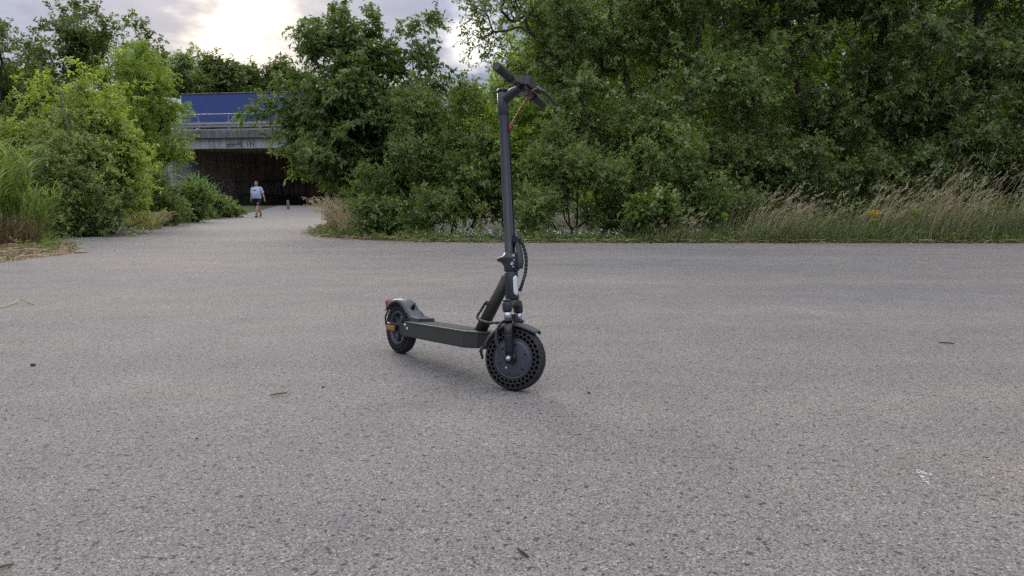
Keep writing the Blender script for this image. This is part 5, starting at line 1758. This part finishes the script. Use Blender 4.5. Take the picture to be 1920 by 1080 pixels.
for nm, mt, V, F, ti in (('tall_dry_grass', 'dry_grass', Vd, Fd, Td), ('grass_seed_heads', 'seed_head', Vp, Fp, Tp), ('verge_grass', 'green_grass', V2, F2, T2)):
    o = quads(nm, V, F, M[mt], None, ti)
    props(o, {'tall_dry_grass': 'tall dry wind-bent grass along the right roadside', 'grass_seed_heads': 'feathery tan seed heads on the tall roadside grass', 'verge_grass': 'green grass growing through the tall dry grass on the verge'}[nm], 'grass', kind='stuff')

# low plants that line the edges of the asphalt
def along(edge, i0, i1, n, r, w0, w1):
    e = np.array(edge)
    e = e[(e[:, 0] > i0) & (e[:, 0] < i1)]
    k = r.integers(0, len(e), n)
    off = r.uniform(w0, w1, n)
    return np.stack([e[k, 0] + r.normal(0, 0.15, n), e[k, 1] + off, np.full(n, -0.03)], 1)


Br = along(right_edge_d := edge_r, -5.2, 14, 5200, r5, 0.02, 0.9)
V1, F1, T1, _ = blades(r5, Br, r5.uniform(0.06, 0.34, len(Br)) * np.clip(0.5 + (np.sin(Br[:, 0] * 2.7) + 1) * 0.4, 0.3, 1.2), 0.009, (0.08, -0.15, 0), 0.7, 4, 0.5, 0.58, 0.28)
Bl_ = along(edge_l, -16, -6.9, 2600, r5, 0.0, 0.4) - np.array([0.25, 0, 0])
V2, F2, T2, _ = blades(r5, Bl_, r5.uniform(0.05, 0.26, len(Bl_)), 0.011, (0.1, -0.12, 0), 0.7, 4, 0.5, 0.45, 0.25)
Vv, Fv, Tv = join([(V1, F1, T1), (V2, F2, T2)])
props(quads('edge_grass', Vv, Fv, M['green_grass'], None, Tv), 'short green grass along the edges of the asphalt', 'grass', kind='stuff')
Br = along(edge_r, -5.0, 14, 900, r5, 0.05, 0.7)
Br[:, 2] = 0.0
V1, F1, T1 = leaves(r5, Br, np.tile([[0, 0, 1.0]], (len(Br), 1)), 2, 9, 0.16, 0.055, 0.032, 0.2, 0.8, 0.2, 0.05)
Bl_ = along(edge_l, -14, -6.9, 320, r5, 0.0, 0.4) - np.array([0.3, 0, 0])
Bl_[:, 2] = 0.0
V2, F2, T2 = leaves(r5, Bl_, np.tile([[0, 0, 1.0]], (len(Bl_), 1)), 2, 9, 0.16, 0.06, 0.035, 0.2, 0.8, 0.2, 0.05)
Vv, Fv, Tv = join([(V1, F1, T1), (V2, F2, T2)])
props(quads('ground_cover', Vv, Fv, M['leaf_privet'], None, Tv), 'low leafy weeds along the foot of the shrubs', 'ground cover', kind='stuff')
# undergrowth in the shade behind the grass
n = 1500
B = scatter_poly(r5, n, [2.0, 14.0], [16.3, 16.6], [19.0, 19.0])
V1, F1, T1 = leaves(r5, B + np.array([0, 0, 0.25]), np.tile([[0, 0, 1.0]], (n, 1)), 2, 9, 0.45, 0.10, 0.05, 0.2, 0.6, 0.3, 0.15)
props(quads('undergrowth', V1, F1, M['leaf_dark'], None, T1), 'dim undergrowth beneath the trees behind the tall grass', 'undergrowth', kind='stuff')


def litter(r, P, l, w, mat, name, label, tm=0.5, tv=0.28):
    n = len(P)
    a = r.uniform(0, np.pi * 2, n)
    d = np.stack([np.cos(a), np.sin(a), r.normal(0, 0.10, n)], 1)
    s = np.stack([-np.sin(a), np.cos(a), r.normal(0, 0.3, n)], 1)
    L = (l * r.uniform(0.3, 1.3, n))[:, None] * 0.5
    Wd = (w * r.uniform(0.6, 1.4, n))[:, None] * 0.5
    V = np.stack([P - d * L - s * Wd, P + d * L - s * Wd * 0.5, P + d * L + s * Wd * 0.5, P - d * L + s * Wd], 1).reshape(-1, 3)
    o = quads(name, V, np.arange(n * 4).reshape(-1, 4), M[mat], None, np.clip(tm + r.normal(0, tv, n), 0, 1))
    return props(o, label, 'litter', kind='stuff')


P = along(edge_r, -6.0, 14, 5200, r5, -0.08, 0.40)
P[:, 2] = r5.uniform(0.004, 0.07, len(P))
litter(r5, P, 0.20, 0.012, 'straw', 'straw_litter', 'dry straw and dead leaves lying along the right edge of the asphalt')
n = 5200
q = r5.uniform(0, 1, (n, 2))
ea = np.array([[-8.6, 14.0], [-7.1, 13.2], [-6.3, 11.2], [-6.4, 9.4], [-8.8, 8.0]])
P = np.zeros((n, 3))
P[:, 1] = 8.2 + 6.2 * q[:, 0]
xe = np.interp(P[:, 1], [8.0, 9.5, 11.3, 13.2, 14.4], [-8.4, -6.55, -6.65, -7.8, -8.6])
P[:, 0] = xe + 0.12 - 2.6 * q[:, 1] ** 1.6 + r5.normal(0, 0.06, n)
P[:, 2] = r5.uniform(0.006, 0.06, n) * np.clip((xe - P[:, 0]) * 2, 0.1, 1)
litter(r5, P, 0.20, 0.013, 'straw', 'straw_litter', 'mat of tan straw and dead reed on the verge at the left', 0.6)
P = along(edge_r, -5.2, 14, 2600, r5, -0.32, 0.15)
P[:, 1] += r5.exponential(0.12, len(P)) * -0.6
P[:, 2] = r5.uniform(0.003, 0.012, len(P))
litter(r5, P, 0.045, 0.020, 'straw', 'leaf_litter', 'crumbs of dead leaf and soil creeping over the right edge of the asphalt', 0.22)
P = along(edge_l, -14.5, -8.2, 1500, r5, -0.1, 0.3)
P[:, 0] -= 0.1
P[:, 2] = r5.uniform(0.004, 0.03, len(P))
litter(r5, P, 0.16, 0.012, 'straw', 'straw_litter', 'dry straw lying along the left edge of the path', 0.5)
P = ground(625, 436)[None] + np.stack([r5.normal(0, 0.30, 700), r5.normal(0.3, 0.75, 700), r5.uniform(0.004, 0.02, 700)], 1)
litter(r5, P, 0.09, 0.035, 'straw', 'leaf_litter', 'brown dead leaves spread on the corner below the pale grass tuft', 0.3)

# white flower clumps at the foot of the verge
r6 = np.random.default_rng(66)
spots = [(1060, 449, .30), (1095, 449, .28), (1165, 449, .36), (1282, 448, .26), (1320, 448, .22), (855, 446, .35), (890, 447, .42), (930, 448, .40), (965, 448, .25), (1650, 447, .28), (1700, 448, .40), (1760, 448, .30), (1830, 446, .42), (1372, 447, .25), (1880, 446, .30)]
flower_labels = {855: 'white flower clump farthest left on the right verge, below the tall bright-topped shrub', 890: 'broad white flower clump below the pale yellow-green plumed weed', 930: 'broad white flower clump just left of the scooter stem',
                 965: 'small white flower clump half hidden behind the scooter stem', 1060: 'white flower clump first right of the scooter stem', 1095: 'white flower clump second right of the scooter stem, below the rounded olive bush',
                 1165: 'white flower clump below the broad-leaved weed', 1282: 'white flower clump right of the yellow goldenrod plume, lower of a pair', 1320: 'small white flower clump between the goldenrod plume and the budding spike',
                 1372: 'white flower clump at the left start of the tall dry grass', 1650: 'white flower clump below the bright yellow goldenrod', 1700: 'broad white flower clump below the greenish yellow goldenrod',
                 1760: 'white flower clump third from the right border under the tall grass', 1830: 'broad white flower clump second from the right border under the tall grass', 1880: 'white flower clump nearest the right border under the tall grass'}
for i, (px, py, wd) in enumerate(spots):
    c1 = ground(px, py + 3.5)
    c1[1] = max(c1[1], 14.12)
    n = int(32 * wd / 0.3)
    P = np.stack([r6.normal(0, wd * 0.55, n), r6.normal(0.14, 0.10, n), r6.uniform(0.05, 0.20, n)], 1)
    root = empty('flower_clump', (c1[0], c1[1], 0), label=flower_labels[px], cat='flowers', group='white flower clumps along the right verge')
    V, F, ti = leaves(r6, P, np.tile([[0, 0, 1.0]], (n, 1)), 1, 8, 0.03, 0.026, 0.026, 0.0, 0.6, 0.2, 0.012, flat=1.2)
    quads('blossoms', V, F, M['white_petal'], root, ti)['kind'] = 'stuff'
    V, F, ti = leaves(r6, P * np.array([1.1, 1, 0.5]), np.tile([[0, 0, 1.0]], (n, 1)), 1, 9, 0.10, 0.045, 0.018, 0.1, 0.7, 0.2, 0.03)
    quads('foliage', V, F, M['leaf_bluish'], root, ti)['kind'] = 'stuff'
for px, py, wd, lab in ((195, 436, .5, 'white flowers on the left edge of the path before the tan grass tuft'), ):
    c1 = ground(px, py)
    n = 90
    P = np.stack([r6.normal(0, wd * 0.8, n), r6.normal(0.25, 0.25, n), r6.uniform(0.03, 0.12, n)], 1)
    root = empty('flower_clump', (c1[0], c1[1], 0), label=lab, cat='flowers', group='white flower clumps along the path')
    V, F, ti = leaves(r6, P, np.tile([[0, 0, 1.0]], (n, 1)), 1, 8, 0.03, 0.028, 0.028, 0.0, 0.6, 0.2, 0.012, flat=1.2)
    quads('blossoms', V, F, M['white_petal'], root, ti)['kind'] = 'stuff'
    V, F, ti = leaves(r6, P * np.array([1.1, 1, 0.5]), np.tile([[0, 0, 1.0]], (n, 1)), 1, 9, 0.10, 0.05, 0.02, 0.1, 0.7, 0.2, 0.03)
    quads('foliage', V, F, M['leaf_bluish'], root, ti)['kind'] = 'stuff'

# goldenrod and other single flowering plants
for px, py, Y, wd, hh, mt, lab in ((1248, 398, 14.9, 0.10, 0.17, 'yellow_petal', 'single yellow goldenrod plume above the broad-leaved weed'), (1640, 400, 14.5, 0.13, 0.12, 'yellow_petal', 'bright yellow goldenrod in the middle of the tall grass'),
                               (1716, 396, 14.7, 0.08, 0.12, 'leaf_yellow', 'greenish yellow goldenrod right of the bright yellow one'), (900, 388, 15.0, 0.24, 0.26, 'leaf_yellow', 'pale yellow-green plumed weed left of the scooter stem'), (1358, 405, 14.6, 0.06, 0.18, 'leaf_yellow', 'small green spike of a budding goldenrod left of the tall grass')):
    c1 = at(px, py, Y)
    root = empty('goldenrod', (c1[0], Y, -0.03), label=lab, cat='flower')
    m = 7
    tipz = [np.array([wd * (k / (m - 1) - 0.5) * 2, r6.normal(0, 0.03), c1[2] + hh * (0.55 - 0.35 * abs(k / (m - 1) - 0.45) * 2)]) for k in range(m)]
    mb = MB().tube([(0.05, 0, 0), (0.02, 0, c1[2] * 0.6), (0, 0, c1[2] - hh * 0.4)], [0.007, 0.006, 0.005], 5)
    P, D = [], []
    for tp in tipz:
        s0 = np.array([0, 0, c1[2] - hh * 0.45])
        mb.tube([tuple(s0), tuple((s0 + tp) / 2 + np.array([tp[0] * 0.15, 0, 0])), tuple(tp)], [0.004, 0.003, 0.002], 4)
        for q_ in np.linspace(0.3, 1, 7):
            P.append(s0 + (tp - s0) * q_); D.append([0.1, 0, 1.0])
    mb.build('stalk', M['green_stalk'] if 'green_stalk' in M else M['twig'], root)
    V, F, ti = leaves(r6, np.array(P), np.array(D), 1, 9, 0.05, 0.022, 0.012, 0.0, 0.7, 0.3, 0.008)
    quads('blossoms', V, F, M[mt], root, ti)['kind'] = 'stuff'
    lv_ = np.stack([np.zeros(14), np.zeros(14), np.linspace(0.1, c1[2] * 0.8, 14)], 1)
    V, F, ti = leaves(r6, lv_, np.tile([[0, 0, 1.0]], (14, 1)), 1, 4, 0.05, 0.12, 0.025, 0.2, 0.5, 0.2, 0.01)
    quads('foliage', V, F, M['leaf_privet'], root, ti)['kind'] = 'stuff'

# grey bare branches in the top of the grey-green shrub
b_ = gp(150, 16.9)
r7 = np.random.default_rng(70)
T = np.array([at(x, y, 16.9 + r7.normal(0, 0.2)) for x, y in ((105, 165), (112, 178), (122, 185), (98, 190), (130, 200), (136, 172), (145, 190), (90, 205), (136, 178), (150, 160), (118, 210), (140, 215))])
A_, P_, rd_, _, _ = grow(r7, [stem_to(b_, at(140, 330, 16.9), at(125, 240, 16.8), at(118, 200, 16.8)), stem_to(b_, at(150, 330, 16.9), at(138, 250, 16.9), at(137, 190, 16.9))], T, r0=0.006)
rt = empty('dead_branch', tuple(b_), label='bare grey dead branches poking out of the grey-green shrub', cat='branch')
V, F = frusta(A_ - b_, P_, rd_)
quads('twigs', V, F, M['bark_grey'], rt, smooth=True)

# ------------------------------------------------------------------ small things lying on the asphalt
def lying(name, cat, lab, pts, rad, mat, n=6):
    c = Vector(pts[0])
    o = MB().tube([Vector(p) - c for p in pts], rad, n).build(name, M[mat])
    o.location = c
    return props(o, lab, cat)


def gpt(px, py, z): 
    g = ground(px, py)
    return (g[0], g[1], z)


lying('twig', 'twig', 'short pale stick lying left of the scooter front', [gpt(507, 744, .008), gpt(522, 742, .009), gpt(538, 740, .008)], [0.003, 0.0038, 0.003], 'twig')
lying('twig', 'twig', 'dark thin twig lying far right on the asphalt', [gpt(1760, 644, .006), gpt(1775, 645, .007), gpt(1789, 646, .006)], [0.0032, 0.0036, 0.003], 'twig_dark')
lying('twig', 'twig', 'small reddish twig near the bottom edge below the scooter', [gpt(970, 1032, .005), gpt(980, 1040, .006), gpt(991, 1048, .004)], [0.0025, 0.003, 0.002], 'twig_dark')
lying('twig', 'twig', 'flat tan stick at the bottom left corner', [gpt(-8, 1070, .006), gpt(10, 1066, .007), gpt(26, 1062, .005)], [0.003, 0.004, 0.003], 'twig')
lying('straw_strand', 'straw', 'curved yellow straw strand on the asphalt at the left border', [gpt(-20, 582, .004), gpt(12, 577, .01), gpt(36, 567, .02), gpt(50, 567, .012), gpt(63, 572, .004)], 0.0035, 'dry_stem')
lying('reed_stalk', 'reed', 'bent green reed stalk fallen from the verge onto the asphalt edge', [tuple(ground(50, 462) + [0, 0.6, 0.02]), gpt(95, 452, .10), gpt(125, 447, .16), gpt(150, 444, .10), gpt(157, 452, .01)], [0.006, 0.006, 0.006, 0.005, 0.003], 'green_stalk')
lying('twig', 'twig', 'brown twig on the path left near the straw mat', [gpt(140, 475, .006), gpt(152, 475, .008), gpt(163, 474, .006)], [0.007, 0.007, 0.005], 'twig_dark')
for px, py, rr_, mt, lab in ((62, 686, 0.011, 'dark_stone', 'dark grey pebble on the asphalt at the left'), (1695, 660, 0.007, 'pale_stone', 'small pinkish pebble left of the dark twig at the right'), (1104, 738, 0.006, 'dark_stone', 'dark crumb just right of the front wheel'), (606, 727, 0.005, 'dark_stone', 'black crumb right of the pale stick'),
                         (369, 823, 0.004, 'dark_stone', 'black crumb in the lower left of the asphalt'), (185, 808, 0.006, 'pale_stone', 'pale bit of paper on the lower left asphalt')):
    g = ground(px, py)
    mb = MB().ball((0, 0, rr_ * 0.5), (rr_ * 1.2, rr_ * 0.9, rr_ * 0.6), 9, 6)
    r8 = np.random.default_rng(int(px))
    mb.v = [tuple(np.array(p) * (1 + r8.normal(0, 0.10))) for p in mb.v]
    o = mb.build('pebble', M[mt], weld=0.0001)
    o.location = (g[0], g[1], 0.0)
    props(o, lab, 'pebble')
# chalk scrawl on the asphalt, lower right
cs = [(1713, 881), (1722, 883), (1733, 887), (1745, 890)], [(1716, 882), (1726, 892), (1737, 904), (1749, 914)]
mb = MB()
r9 = np.random.default_rng(9)
for line in cs:
    for (xa, ya), (xb, yb) in zip(line[:-1], line[1:]):
        for _ in range(9):
            q = r9.uniform(0, 1)
            c = ground(xa + (xb - xa) * q + r9.normal(0, 1.0), ya + (yb - ya) * q + r9.normal(0, 0.8))
            s_ = r9.uniform(0.0012, 0.0034)
            a = r9.uniform(0, 3.14)
            k = [(c[0] + s_ * 1.6 * math.cos(a + w), c[1] + s_ * math.sin(a + w), 0.0006) for w in (0.3, 1.4, 2.5, 3.6, 4.8, 5.7)]
            kt = [(x_, y_, 0.0016) for x_, y_, _z in k]
            mb.loft([k, kt], smooth=False)
props(mb.build('chalk_mark', M['chalk']), 'faint white chalk scrawl on the asphalt in the lower right', 'chalk mark')
